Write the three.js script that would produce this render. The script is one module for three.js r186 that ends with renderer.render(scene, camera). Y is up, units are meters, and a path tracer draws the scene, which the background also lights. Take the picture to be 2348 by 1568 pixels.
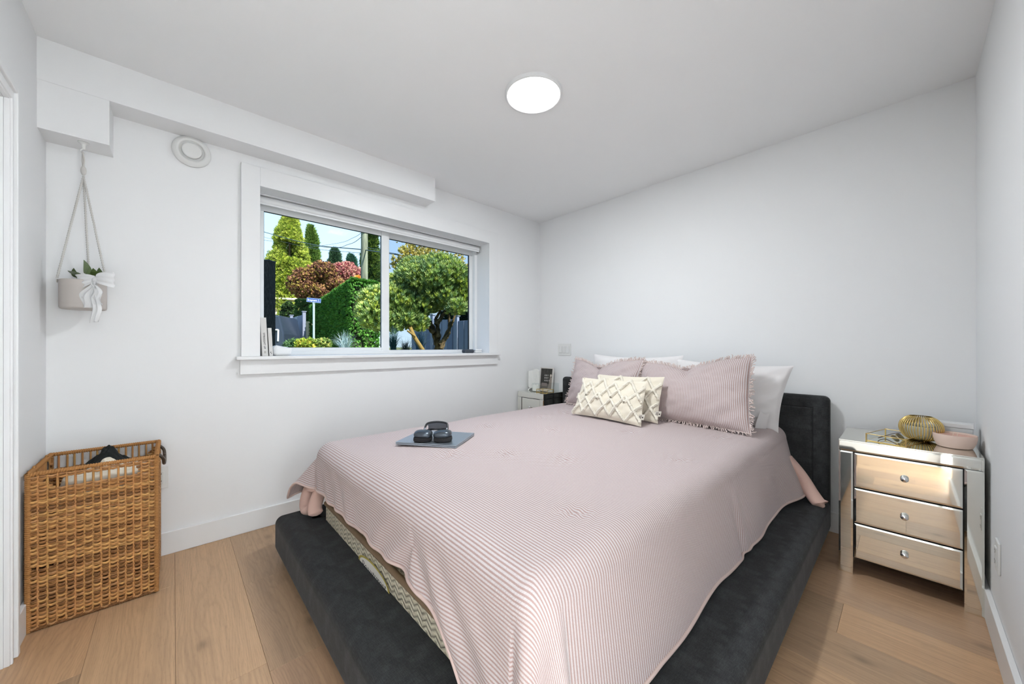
import * as THREE from 'three';
import { RoundedBoxGeometry } from 'three/addons/geometries/RoundedBoxGeometry.js';
import { mergeGeometries, mergeVertices } from 'three/addons/utils/BufferGeometryUtils.js';
import { RectAreaLightUniformsLib } from 'three/addons/lights/RectAreaLightUniformsLib.js';

// ------------------------------------------------------------------ camera, sky, sun, lamp, exposure
const scene = new THREE.Scene();
const W = 2.922, D = 3.33, H = 2.44;                        // room: x 0..W (window wall at 0), z 0..D (headboard wall at 0)
const FOC = 838, YAW = 47.17 * Math.PI / 180;
const camera = new THREE.PerspectiveCamera(2 * Math.atan(784 / FOC) * 180 / Math.PI, 2348 / 1568, 0.02, 400);
const EYE = new THREE.Vector3(2.689, 1.106, 2.901), FWD = new THREE.Vector3(-Math.sin(YAW), 0, -Math.cos(YAW));
const RIGHT = new THREE.Vector3(Math.cos(YAW), 0, -Math.sin(YAW));
camera.position.copy(EYE);
camera.lookAt(EYE.clone().add(FWD));
camera.setViewOffset(2348, 1568, 0, -11.5, 2348, 1568);
const renderer = new THREE.WebGLRenderer({ antialias: true });
renderer.toneMapping = THREE.LinearToneMapping;
renderer.toneMappingExposure = 1.0;
renderer.shadowMap.enabled = true;
RectAreaLightUniformsLib.init();

function skyTexture() {
  const w = 256, h = 128, d = new Float32Array(w * h * 4);
  for (let j = 0; j < h; j++) {
    const el = ((j + 0.5) / h - 0.5) * Math.PI, t = Math.max(0, Math.sin(el));
    const k = Math.pow(t, 0.55);
    for (let i = 0; i < w; i++) {
      const o = (j * w + i) * 4;
      d[o] = 0.95 * (1 - k) + 0.22 * k; d[o + 1] = 1.15 * (1 - k) + 0.52 * k; d[o + 2] = 1.22 * (1 - k) + 1.02 * k; d[o + 3] = 1;
    }
  }
  const t = new THREE.DataTexture(d, w, h, THREE.RGBAFormat, THREE.FloatType);
  t.mapping = THREE.EquirectangularReflectionMapping; t.magFilter = THREE.LinearFilter; t.needsUpdate = true;
  return t;
}
scene.background = skyTexture();
scene.backgroundIntensity = 1.45;
const sun = new THREE.DirectionalLight(new THREE.Color().setRGB(1, 0.93, 0.8), 16);
sun.position.set(0.66 * 40, 0.70 * 40 + 1, -0.22 * 40);
sun.castShadow = true;
Object.assign(sun.shadow.camera, { left: -30, right: 30, top: 30, bottom: -30, near: 1, far: 120 });
scene.add(sun, sun.target);
const LAMP = new THREE.Vector3(1.357, 2.44, 1.512), LAMP_POWER = 205;   // radiance of the ceiling panel
const lampLight = new THREE.RectAreaLight(new THREE.Color().setRGB(0.94, 1, 1.04), LAMP_POWER, 0.186, 0.186);
lampLight.position.set(LAMP.x, 2.4175, LAMP.z);
lampLight.lookAt(LAMP.x, 0, LAMP.z);
scene.add(lampLight);
const HALL = new THREE.Vector3(3.3, 2.4, 0.95);             // lamp of the hallway beside the camera; its light reaches the room off the hallway's floor and walls
const hallLight = new THREE.RectAreaLight(new THREE.Color().setRGB(0.93, 1, 1.05), 2900, 0.24, 0.24);
hallLight.position.set(HALL.x, 2.3775, HALL.z);
hallLight.lookAt(HALL.x, 0, HALL.z);
scene.add(hallLight);

// ------------------------------------------------------------------ helpers
function rng(seed) { let s = seed | 0; return () => { s = (s + 0x6d2b79f5) | 0; let t = Math.imul(s ^ (s >>> 15), 1 | s); t = (t + Math.imul(t ^ (t >>> 7), 61 | t)) ^ t; return ((t ^ (t >>> 14)) >>> 0) / 4294967296; }; }
const hash2 = (x, y) => { let h = Math.imul(x, 374761393) + Math.imul(y, 668265263); h = Math.imul(h ^ (h >>> 13), 1274126177); return ((h ^ (h >>> 16)) >>> 0) / 4294967296; };
function vnoise(x, y, px = 0, py = 0) {
  const xi = Math.floor(x), yi = Math.floor(y), fx = x - xi, fy = y - yi, u = fx * fx * (3 - 2 * fx), v = fy * fy * (3 - 2 * fy);
  const m = (a, p) => (p ? ((a % p) + p) % p : a);
  const a = hash2(m(xi, px), m(yi, py)), b = hash2(m(xi + 1, px), m(yi, py)), c = hash2(m(xi, px), m(yi + 1, py)), d = hash2(m(xi + 1, px), m(yi + 1, py));
  return a + (b - a) * u + (c - a) * v + (a - b - c + d) * u * v;
}
const fbm = (x, y, n = 4) => { let s = 0, a = 0.5; for (let i = 0; i < n; i++) { s += a * vnoise(x, y); x = x * 2.03 + 17.1; y = y * 2.03 + 9.7; a *= 0.5; } return s; };
const clamp = THREE.MathUtils.clamp, lerp = THREE.MathUtils.lerp, smooth = (x, a, b) => THREE.MathUtils.smoothstep(x, a, b);
const V = (x, y, z) => new THREE.Vector3(x, y, z);
const names = new Map();
function numbered(parent, name) {
  if (!names.has(parent)) names.set(parent, new Map());
  const m = names.get(parent), n = m.get(name) ?? 0; m.set(name, n + 1);
  return n ? name + '_' + String(n).padStart(3, '0') : name;
}
const shadows = (o) => { o.castShadow = o.receiveShadow = true; return o; };
function part(name, geo, mat, parent = scene, label) {
  const m = shadows(new THREE.Mesh(geo, mat)); m.name = numbered(parent, name); parent.add(m);
  if (label) m.userData.label = label;
  return m;
}
function tag(o, label, category, group) { o.userData.label = label; o.userData.category = category; if (group) o.userData.group = group; return o; }
function thing(name, label, category, pos = [0, 0, 0], turn = 0, group) {
  const g = new THREE.Group(); g.name = numbered(scene, name); g.position.set(...pos); g.rotation.y = turn; scene.add(g);
  return tag(g, label, category, group);
}
function struct(name, geo, mat, parent = scene) { const m = part(name, geo, mat, parent); if (parent === scene) m.userData.kind = 'structure'; return m; }
function structGroup(name) { const g = new THREE.Group(); g.name = numbered(scene, name); g.userData.kind = 'structure'; scene.add(g); return g; }
function stuffMesh(name, geo, mat, parent) { const m = part(name, geo, mat, parent); m.userData.kind = 'stuff'; return m; }
const raw = (g) => { const n = g.index ? g.toNonIndexed() : g; for (const k of Object.keys(n.attributes)) if (!['position', 'normal', 'uv', 'color'].includes(k)) n.deleteAttribute(k); return n; };
const merge = (list) => mergeGeometries(list.map(raw), false);
function slab(x0, x1, y0, y1, z0, z1, r = 0, seg = 2) {
  const w = x1 - x0, h = y1 - y0, d = z1 - z0;
  const g = r ? new RoundedBoxGeometry(w, h, d, seg, Math.min(r, w / 2.01, h / 2.01, d / 2.01)) : new THREE.BoxGeometry(w, h, d);
  return g.translate((x0 + x1) / 2, (y0 + y1) / 2, (z0 + z1) / 2);
}
function boxUV(g, s = 1) {                                  // uv in metres from the dominant axis of each triangle
  g = raw(g); const p = g.attributes.position, n = g.attributes.normal, uv = new Float32Array(p.count * 2);
  for (let i = 0; i < p.count; i += 3) {
    let nx = 0, ny = 0, nz = 0;
    for (let k = 0; k < 3; k++) { nx += n.getX(i + k); ny += n.getY(i + k); nz += n.getZ(i + k); }
    nx = Math.abs(nx); ny = Math.abs(ny); nz = Math.abs(nz);
    for (let k = 0; k < 3; k++) {
      const x = p.getX(i + k), y = p.getY(i + k), z = p.getZ(i + k);
      const a = nx > ny && nx > nz ? [z, y] : ny > nz ? [x, z] : [x, y];
      uv[(i + k) * 2] = a[0] * s; uv[(i + k) * 2 + 1] = a[1] * s;
    }
  }
  g.setAttribute('uv', new THREE.BufferAttribute(uv, 2)); return g;
}
const curve = (pts, closed = false) => new THREE.CatmullRomCurve3(pts.map((p) => (p.isVector3 ? p : V(...p))), closed, 'catmullrom', 0.5);
const tube = (pts, r, seg = 24, rad = 6, closed = false) => new THREE.TubeGeometry(curve(pts, closed), seg, r, rad, closed);
const poly = (pts, r, rad = 6) => merge(pts.slice(1).map((p, i) => rod(V(...pts[i]), V(...p), r, r, rad)));
function rod(a, b, r0, r1 = r0, rad = 6) {
  const d = b.clone().sub(a), L = d.length(), g = new THREE.CylinderGeometry(r1, r0, L, rad, 1);
  g.translate(0, L / 2, 0); g.applyQuaternion(new THREE.Quaternion().setFromUnitVectors(V(0, 1, 0), d.normalize())); return g.translate(a.x, a.y, a.z);
}
function grid(nu, nv, f, uvf) {                             // parametric sheet f(u, v) -> [x, y, z]
  const pos = [], uv = [], idx = [];
  for (let j = 0; j <= nv; j++) for (let i = 0; i <= nu; i++) { const u = i / nu, v = j / nv; pos.push(...f(u, v)); uv.push(...(uvf ? uvf(u, v) : [u, v])); }
  for (let j = 0; j < nv; j++) for (let i = 0; i < nu; i++) { const a = j * (nu + 1) + i, b = a + 1, c = a + nu + 1, d = c + 1; idx.push(a, b, d, a, d, c); }
  const g = new THREE.BufferGeometry();
  g.setAttribute('position', new THREE.Float32BufferAttribute(pos, 3)); g.setAttribute('uv', new THREE.Float32BufferAttribute(uv, 2)); g.setIndex(idx); g.computeVertexNormals();
  return g;
}
const lathe = (pts, seg = 40) => new THREE.LatheGeometry(pts.map((p) => new THREE.Vector2(...p)), seg);
const srgb = (r, g, b) => new THREE.Color().setRGB(r / 255, g / 255, b / 255, THREE.SRGBColorSpace);
const M = (color, roughness = 0.6, more = {}) => new THREE.MeshStandardMaterial({ color, roughness, ...more });
const P = (color, roughness = 0.6, more = {}) => new THREE.MeshPhysicalMaterial({ color, roughness, ...more });
function dataTex(w, h, f, { srgbSpace = true, repeat } = {}) {
  const d = new Uint8Array(w * h * 4);
  for (let y = 0; y < h; y++) for (let x = 0; x < w; x++) { const c = f(x / w, y / h, x, y), o = (y * w + x) * 4; for (let k = 0; k < 3; k++) d[o + k] = clamp(c[k], 0, 255); d[o + 3] = 255; }
  const t = new THREE.DataTexture(d, w, h); t.wrapS = t.wrapT = THREE.RepeatWrapping; t.magFilter = THREE.LinearFilter; t.minFilter = THREE.LinearMipmapLinearFilter;
  if (srgbSpace) t.colorSpace = THREE.SRGBColorSpace;
  if (repeat) t.repeat.set(...repeat);
  t.needsUpdate = true; return t;
}
function canvasTex(w, h, draw) {
  const c = document.createElement('canvas'); c.width = w; c.height = h; const g = c.getContext('2d'); draw(g, w, h);
  const t = new THREE.CanvasTexture(c); t.colorSpace = THREE.SRGBColorSpace; t.magFilter = THREE.LinearFilter; return t;
}
// a flat rectangle with its own uv 0..1: centre, right direction, up direction, size
function panel(c, rx, up, w, h) {
  const g = new THREE.PlaneGeometry(w, h), m = new THREE.Matrix4().makeBasis(rx.clone().normalize(), up.clone().normalize(), rx.clone().cross(up).normalize());
  return g.applyMatrix4(m).translate(c.x, c.y, c.z);
}
// a far point in the street: lateral and height offsets in the picture's own pixels turned into metres at a distance
const out = (px, py, d) => EYE.clone().addScaledVector(FWD, d).addScaledVector(RIGHT, (px - 1174) / FOC * d).add(V(0, (795.5 - py) / FOC * d, 0));

// ------------------------------------------------------------------ materials
const paintBump = dataTex(256, 256, (u, v, x, y) => { const n = 128 + 60 * (vnoise(x / 3, y / 3, 85, 85) - 0.5) + 60 * (vnoise(x / 9, y / 9, 28, 28) - 0.5); return [n, n, n]; }, { srgbSpace: false });
const wallMat = M(new THREE.Color().setRGB(0.9, 0.9, 0.9), 0.8);
const ceilMat = M(new THREE.Color().setRGB(0.95, 0.95, 0.95), 0.9);
const trimMat = M(new THREE.Color().setRGB(0.88, 0.88, 0.88), 0.35);
const vinyl = M(new THREE.Color().setRGB(0.86, 0.87, 0.87), 0.35);
const white = M(new THREE.Color().setRGB(0.82, 0.82, 0.8), 0.5);
const black = M(new THREE.Color().setRGB(0.012, 0.013, 0.016), 0.6);
const mirror = M(new THREE.Color().setRGB(0.86, 0.86, 0.80), 0.035, { metalness: 1 });
const mirrorEdge = M(new THREE.Color().setRGB(0.80, 0.80, 0.76), 0.12, { metalness: 1 });
const chrome = M(new THREE.Color().setRGB(0.86, 0.86, 0.86), 0.12, { metalness: 1 });
const gold = M(new THREE.Color().setRGB(0.72, 0.53, 0.2), 0.28, { metalness: 1 });
const glass = P(new THREE.Color().setRGB(0.97, 0.98, 0.98), 0.02, { transmission: 1, thickness: 0, ior: 1.5, specularIntensity: 0.01 });

// oak: long grain along u (metres / 1.8), four board patterns stacked along v
const oakTex = dataTex(2048, 1024, (u, v) => {
  const x = u * 1.8, y = v * 0.94, b = Math.floor(y / 0.235), yy = y - b * 0.235;
  const off = b * 31.7, cx = 0.04 * Math.sin(x * 2.1 + off) + 0.05 * (fbm(x * 1.3 + off, 3.1 + b, 3) - 0.45);
  const dist = (yy - 0.1175 + cx) * (9 + 5 * fbm(x * 0.9 + off, b * 7.7, 2));
  const rings = fbm(x * 1.6 + off, yy * 9 + off, 4) * 6 + dist * dist * 4 + x * 0.9;
  const line = Math.pow(0.5 + 0.5 * Math.sin(rings * 9), 3);
  const pore = vnoise(x * 42 + off, yy * 900), streak = fbm(x * 3.5 + off, yy * 130 + off, 3), tone = fbm(x * 1.1 + off * 2, yy * 5 + b * 3, 3);
  let k = 1 - 0.045 * line - 0.05 * (pore > 0.74 ? 1 : pore * 0.5) + 0.13 * (streak - 0.45) + 0.12 * (tone - 0.45);
  const kx = ((x * 1.1 + b * 0.37) % 1) - 0.5, kn = Math.exp(-((kx * kx) / 0.0009 + Math.pow(yy - 0.07 - 0.03 * b, 2) / 0.00025));
  k *= 1 - 0.16 * kn;
  return [202 * k, 165 * k, 129 * k];
});
const plankMats = [0, 1, 2, 3].map((i) => M(srgb(...[[250, 250, 248], [236, 234, 236], [255, 251, 246], [228, 230, 232]][i]), 0.42, { map: oakTex, bumpMap: oakTex, bumpScale: 0.0004 }));

const charcoalTex = dataTex(512, 512, (u, v, x, y) => {
  const wv = ((x >> 1) + (y >> 1)) & 1, a = vnoise(x / 2.2, y / 22, 233, 23), b = vnoise(x / 22, y / 2.2, 23, 233), c = vnoise(x / 60, y / 60, 8, 8);
  const k = 30 + 34 * (wv ? a : b) + 16 * (c - 0.5) + (hash2(x >> 1, y >> 1) > 0.985 ? 26 : 0);
  return [k * 0.97, k * 1.0, k * 1.02];
}, { repeat: [5, 5] });
const charcoal = P(0xffffff, 0.95, { map: charcoalTex, bumpMap: charcoalTex, bumpScale: 0.0006, sheen: 0.4, sheenColor: new THREE.Color(0.5, 0.5, 0.52), sheenRoughness: 0.6 });
const seam = M(new THREE.Color().setRGB(0.012, 0.012, 0.013), 0.95);

// puckered stripe: stripes run along u, repeat along v; 16 stripes to the texture
const stripeFn = (u, v) => {
  const s = v * 16, f = s - Math.floor(s), k = smooth(f, 0.06, 0.2) - smooth(f, 0.5, 0.64);
  return [s, f, k];
};
const stripeTex = dataTex(256, 512, (u, v, x, y) => {
  const [, , k] = stripeFn(u, v), n = (vnoise(x / 3, y / 3, 85, 170) - 0.5) * 14;
  return [lerp(212, 178, k) + n, lerp(203, 150, k) + n, lerp(203, 144, k) + n];
});
const stripeBump = dataTex(256, 512, (u, v, x, y) => {
  const [s, f, k] = stripeFn(u, v), p = (1 - k) * (0.5 + 0.5 * Math.sin(u * Math.PI * 2 * 22 + Math.floor(s) * 2.1)) * 90 + k * 60 + vnoise(x / 4, y / 4, 64, 128) * 30;
  return [p, p, p];
}, { srgbSpace: false });
const STRIPE = 16 * 0.0098;
const scaleTex = (t, a, b) => { const c = t.clone(); c.repeat.set(a, b); c.needsUpdate = true; return c; };
const comforterMat = P(0xffffff, 0.95, { map: scaleTex(stripeTex, 1 / 0.16, 1 / STRIPE), bumpMap: scaleTex(stripeBump, 1 / 0.16, 1 / STRIPE), bumpScale: 0.0016, sheen: 0.25, sheenColor: new THREE.Color(1, 0.95, 0.95), side: THREE.DoubleSide });
const shamMat = P(0xffffff, 0.95, { map: scaleTex(stripeTex, 1 / 0.16, 1 / STRIPE), bumpMap: scaleTex(stripeBump, 1 / 0.16, 1 / STRIPE), bumpScale: 0.0016, side: THREE.DoubleSide });
const fleece = P(srgb(222, 186, 172), 1, { sheen: 0.6, sheenColor: new THREE.Color(1, 0.85, 0.8), side: THREE.DoubleSide });
const cottonWhite = P(srgb(238, 234, 233), 0.95, { side: THREE.DoubleSide });
const creamKnit = P(srgb(236, 226, 208), 1, { bumpMap: dataTex(256, 256, (u, v, x, y) => { const n = 120 + 90 * (vnoise(x / 2, y / 2, 128, 128) - 0.5) + (((x >> 1) + (y >> 1)) & 1 ? 18 : 0); return [n, n, n]; }, { srgbSpace: false, repeat: [4, 4] }), bumpScale: 0.0015 });
const yarn = P(srgb(240, 232, 216), 1, { sheen: 0.3, sheenColor: new THREE.Color(1, 1, 0.95) });

// ------------------------------------------------------------------ the room
const floor = struct('floor', slab(-0.2, W + 0.15, -0.16, -0.014, -0.15, D + 0.15), M(srgb(60, 48, 38), 0.9));
{
  const rowW = 0.235, z0 = 2.66 - rowW * 12, gap = 0.0003, geos = new Map();
  const plankGeo = (len, v0, u0) => {                       // bevelled board with its long axis on x, top at y = 0
    const key = [len.toFixed(3), v0, u0].join();
    if (geos.has(key)) return geos.get(key);
    const b = 0.0008, w = rowW - 2 * gap, l = len - 2 * gap, pos = [], uv = [], idx = [];
    const ring = (ix, y) => [[ix, ix], [l - ix, ix], [l - ix, w - ix], [ix, w - ix]].map(([x, z]) => [x, y, z]);
    const rings = [ring(0, -0.014), ring(0, -b), ring(b, 0)];
    rings.forEach((r) => r.forEach(([x, y, z]) => { pos.push(x, y, z); uv.push((x + u0) / 1.8, (z + v0 * 0.235) / 0.94); }));
    for (let k = 0; k < 2; k++) for (let i = 0; i < 4; i++) { const a = k * 4 + i, c = k * 4 + (i + 1) % 4; idx.push(a, a + 4, c + 4, a, c + 4, c); }
    idx.push(8, 11, 10, 8, 10, 9);
    let g = new THREE.BufferGeometry(); g.setAttribute('position', new THREE.Float32BufferAttribute(pos, 3)); g.setAttribute('uv', new THREE.Float32BufferAttribute(uv, 2)); g.setIndex(idx);
    g = g.toNonIndexed(); g.computeVertexNormals(); geos.set(key, g); return g;
  };
  const R = rng(5);
  for (let r = 0; r < 16; r++) {
    const z = z0 + r * rowW;
    if (z > D) break;
    let x = r === 11 ? 1.215 - 1.52 * 1 : -0.2 - 1.52 * [0.1, 0.62, 0.35, 0.8, 0.22, 0.55][r % 6];
    for (; x < W + 0.1; x += 1.52) {
      const a = Math.max(x, -0.15), b = Math.min(x + 1.52, W + 0.1);
      if (b - a < 0.05) continue;
      const m = part('plank', plankGeo(b - a, Math.floor(R() * 4), a - x + Math.floor(R() * 3) * 0.45), plankMats[r === 12 || r === 13 ? 0 : Math.floor(R() * 4)], floor);
      m.position.set(a + gap, 0, z + gap);
    }
  }
}
const ZA = 0.718, ZB = 2.513, YA = 1.05, YB = 2.085;        // window opening
struct('wall_window', merge([slab(-0.22, 0, -0.16, H + 0.16, -0.15, ZA), slab(-0.22, 0, -0.16, H + 0.16, ZB, D + 0.15), slab(-0.22, 0, -0.16, YA, ZA, ZB), slab(-0.22, 0, YB, H + 0.16, ZA, ZB)]), wallMat);
struct('wall_back', slab(0, W, 0, H + 0.16, -0.15, 0), wallMat);
const DX0 = 0.578, DX1 = 1.36, DY = 1.966, HZ0 = 2.34, HZ1 = 3.2;   // closed door; open doorway to the hallway
struct('wall_right', merge([slab(W, W + 0.15, 0, H + 0.16, -0.15, HZ0), slab(W, W + 0.15, 0, H + 0.16, HZ1, D + 0.15), slab(W, W + 0.15, 2.06, H + 0.16, HZ0, HZ1)]), wallMat);
struct('wall_left', merge([slab(0, DX0, 0, H + 0.16, D, D + 0.15), slab(DX1, W, 0, H + 0.16, D, D + 0.15), slab(DX0, DX1, DY, H + 0.16, D, D + 0.15)]), wallMat);
const ceiling = struct('ceiling', slab(0, W, H, H + 0.16, 0, D), ceilMat);
part('bulkhead', slab(0, 0.155, 2.258, H, 1.381, D), wallMat, ceiling);
part('bulkhead', slab(0, 0.153, 2.05, 2.258, 3.12, D), wallMat, ceiling);
struct('wall_outside', merge([slab(-0.3, 9, 2.6, 4.4, -9, 12), slab(0.1, 9, 0.6, 2.6, -9, -0.16)]), M(srgb(190, 186, 178), 0.9));
// baseboards
const bb = (x0, x1, z0, z1) => slab(x0, x1, 0, 0.12, z0, z1, 0.003, 1);
struct('baseboard_window', bb(0, 0.015, 0.016, D - 0.016), trimMat);
struct('baseboard_back', bb(0.016, W - 0.017, 0, 0.015), trimMat);
struct('baseboard_right', bb(W - 0.016, W, 0, HZ0), trimMat);
struct('baseboard_right', bb(W - 0.016, W, HZ1, D - 0.016), trimMat);
struct('baseboard_left', bb(0.016, 0.508, D - 0.015, D), trimMat);
struct('baseboard_left', bb(1.432, W - 0.017, D - 0.015, D), trimMat);
// hallway beside the camera, seen only in the mirrored furniture
struct('floor_hall', slab(W + 0.15, 4.6, -0.16, 0, 0.6, 4.2), M(srgb(206, 202, 196), 0.6));
struct('wall_hall', merge([slab(W + 0.15, 4.75, -0.16, 2.56, 0.45, 0.6), slab(W + 0.15, 4.75, -0.16, 2.56, 4.2, 4.35), slab(4.6, 4.75, -0.16, 2.56, 0.6, 4.2), slab(W, W + 0.15, -0.16, 2.56, D + 0.15, 4.35)]), wallMat);
struct('ceiling_hall', slab(W + 0.15, 4.6, 2.4, 2.56, 0.6, 4.2), ceilMat);
struct('baseboard_hall', bb(4.585, 4.6, 0.6, 4.2), trimMat);
struct('trim_door', merge([slab(W + 0.15, W + 0.166, 0, 2.12, HZ0 - 0.066, HZ0), slab(W + 0.15, W + 0.166, 0, 2.12, HZ1, HZ1 + 0.066), slab(W + 0.15, W + 0.166, 2.06, 2.12, HZ0, HZ1)]), trimMat);
// door in the left wall: stepped casing and slab
{
  const door = structGroup('door_1');
  const casing = (x0, x1, y0, y1) => merge([slab(x0, x1, y0, y1, D - 0.014, D, 0.002, 1)]);
  part('door_casing', merge([casing(0.512, DX0, 0, DY + 0.066), slab(0.512, 0.536, 0, DY + 0.066, D - 0.024, D, 0.004), slab(0.562, 0.572, 0, DY + 0.01, D - 0.019, D, 0.003)]), trimMat, door);
  part('door_casing', merge([casing(DX1, 1.426, 0, DY + 0.066), slab(1.402, 1.426, 0, DY + 0.066, D - 0.024, D, 0.004)]), trimMat, door);
  part('door_casing', merge([casing(DX0, DX1, DY, DY + 0.066), slab(0.536, 1.402, DY + 0.042, DY + 0.066, D - 0.024, D, 0.004), slab(0.566, 1.37, DY + 0.006, DY + 0.016, D - 0.019, D, 0.003)]), trimMat, door);
  part('door_slab', slab(DX0 + 0.004, DX1 - 0.004, 0.008, DY - 0.004, D + 0.03, D + 0.07, 0.002, 1), trimMat, door);
  for (const [y0, y1] of [[0.2, 0.95], [1.1, 1.8]]) part('door_panel', slab(DX0 + 0.12, DX1 - 0.12, y0, y1, D + 0.022, D + 0.034, 0.005), trimMat, door);
  part('door_handle', merge([rod(V(1.3, 0.96, D + 0.03), V(1.3, 0.96, D - 0.02), 0.022, 0.014, 16), rod(V(1.305, 0.96, D - 0.018), V(1.2, 0.96, D - 0.018), 0.009, 0.008, 10)]), chrome, door);
}
// window trim
struct('trim_1', slab(0, 0.02, YA, 2.2, ZB, 2.607, 0.002, 1), trimMat);
struct('trim_2', slab(0, 0.02, YA, 2.2, 0.615, ZA, 0.002, 1), trimMat);
struct('trim_3', slab(0, 0.02, YB, 2.2, ZA, ZB, 0.001, 1), trimMat);
struct('trim_4', slab(-0.165, 0.052, YA - 0.021, YA, 0.6, 2.632, 0.004), trimMat);
struct('trim_5', slab(0, 0.02, 0.942, YA - 0.021, 0.612, 2.612, 0.002, 1), trimMat);
{
  const win = structGroup('window_1');
  const ringX = (x0, x1, y0, y1, z0, z1, t, b = 0.003) => merge([slab(x0, x1, y0, y0 + t, z0, z1, b, 1), slab(x0, x1, y1 - t, y1, z0, z1, b, 1), slab(x0, x1, y0 + t, y1 - t, z0, z0 + t, b, 1), slab(x0, x1, y0 + t, y1 - t, z1 - t, z1, b, 1)]);
  part('window_frame', merge([ringX(-0.235, -0.17, YA, YB, ZA, ZB, 0.03)]), vinyl, win);
  // sliding sash on the left (nearer), fixed sash on the right with an insect screen outside
  part('sash', merge([slab(-0.205, -0.178, YA + 0.012, 1.102, 1.61, 2.5, 0.004), slab(-0.205, -0.178, 2.0, 2.07, 1.61, 2.5, 0.004), slab(-0.205, -0.178, 1.102, 2.0, 2.464, 2.5, 0.004), slab(-0.205, -0.172, 1.06, 2.05, 1.61, 1.674, 0.005)]), vinyl, win);
  part('sash', merge([slab(-0.235, -0.208, YA + 0.008, 1.082, 0.73, 1.63, 0.004), slab(-0.235, -0.208, 2.0, 2.07, 0.73, 1.63, 0.004), slab(-0.235, -0.208, 1.082, 2.0, 0.74, 0.783, 0.004), slab(-0.235, -0.21, 1.06, 2.05, 1.6, 1.63, 0.004)]), vinyl, win);
  part('pane', slab(-0.1935, -0.1915, 1.1, 2.003, 1.67, 2.468), glass, win);
  part('pane', slab(-0.2235, -0.2215, 1.08, 2.003, 0.78, 1.602), glass, win);
  part('gasket', ringX(-0.2, -0.183, 1.0995, 2.0015, 1.672, 2.4655, 0.003, 0), black, win);
  part('gasket', ringX(-0.23, -0.212, 1.0795, 2.0015, 0.7815, 1.602, 0.004, 0), black, win);
  part('insect_screen', slab(-0.2405, -0.24, 1.06, 2.04, 0.74, 1.62), P(new THREE.Color().setRGB(0.74, 0.76, 0.79), 0, { transmission: 1, thickness: 0, specularIntensity: 0 }), win);
  part('screen_frame', ringX(-0.246, -0.236, 1.055, 2.045, 0.735, 1.63, 0.02), black, win);
}
{ // rolled-up blind under the head of the opening
  const b = thing('roller_blind', 'white roller blind rolled up at the top of the window', 'blind', [-0.135, 2.05, 1.6155]);
  part('fabric_roll', new THREE.CylinderGeometry(0.026, 0.026, 1.765, 24).rotateX(Math.PI / 2).translate(0, 0.002, 0), M(new THREE.Color().setRGB(0.8, 0.8, 0.8), 0.8), b);
  part('hem_bar', slab(0.014, 0.022, -0.03, -0.018, -0.88, 0.88, 0.003), trimMat, b);
  part('headrail', slab(-0.03, 0.03, 0.029, 0.034, -0.893, 0.893), trimMat, b);
  for (const s of [-1, 1]) part('bracket', slab(-0.03, 0.03, -0.028, 0.029, s * 0.889 - 0.004, s * 0.889 + 0.004, 0.002), s > 0 ? trimMat : M(srgb(190, 190, 190), 0.5), b);
}
for (const [at, label] of [[LAMP.clone().setY(H), 'round white flush ceiling light with a glowing disc'], [HALL, 'round ceiling light in the hallway outside the open doorway']]) { // trim ring and glowing panel
  const l = thing('ceiling_light', label, 'light', at.toArray());
  part('trim_ring', lathe([[0.137, 0], [0.137, -0.014], [0.14, -0.018], [0.147, -0.018], [0.15, -0.014], [0.15, 0]], 64), M(new THREE.Color().setRGB(0.85, 0.85, 0.85), 0.4), l);
  part('diffuser', lathe([[0, -0.019], [0.1, -0.0185], [0.13, -0.016], [0.1365, -0.012], [0.1365, -0.002], [0, -0.002]], 64), M(0xffffff, 0.6, { emissive: 0xffffff, emissiveIntensity: 6 }), l);
}
{ // round vent on the window wall
  const v = thing('air_vent', 'round white air valve high on the wall, left of the window', 'vent', [0, 2.183, 2.826]);
  part('outer_ring', lathe([[0, 0.001], [0.082, 0.001], [0.083, 0.008], [0.079, 0.017], [0.066, 0.026], [0.058, 0.026], [0.053, 0.02], [0.05, 0.012], [0, 0.012]], 56).rotateZ(-Math.PI / 2), white, v);
  part('valve_disc', lathe([[0, 0.033], [0.034, 0.032], [0.041, 0.029], [0.043, 0.024], [0.036, 0.018], [0, 0.016]], 48).rotateZ(-Math.PI / 2), white, v);
}
function plate(w, h, t) { return new RoundedBoxGeometry(w, h, t, 3, t * 0.45); }
function outlet(label, pos, turn) {
  const o = thing('wall_outlet', label, 'outlet', pos, turn);
  part('cover_plate', plate(0.072, 0.116, 0.007).translate(0, 0, 0.0035), white, o);
  part('receptacle', plate(0.034, 0.068, 0.004).translate(0, 0, 0.008), M(new THREE.Color().setRGB(0.78, 0.78, 0.76), 0.4), o);
  const s = []; for (const y of [-0.02, 0.018]) s.push(slab(-0.0085, -0.0065, y, y + 0.008, 0.0098, 0.0104), slab(0.006, 0.008, y, y + 0.007, 0.0098, 0.0104), slab(-0.002, 0.002, y - 0.007, y - 0.003, 0.0098, 0.0104));
  s.forEach((g) => part('slot', g, black, o));
}
outlet('white double wall outlet just right of the wicker basket', [0, 0.413, 2.954], Math.PI / 2);
outlet('white double wall outlet low on the right wall', [W, 0.335, 0.672], -Math.PI / 2);
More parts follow.
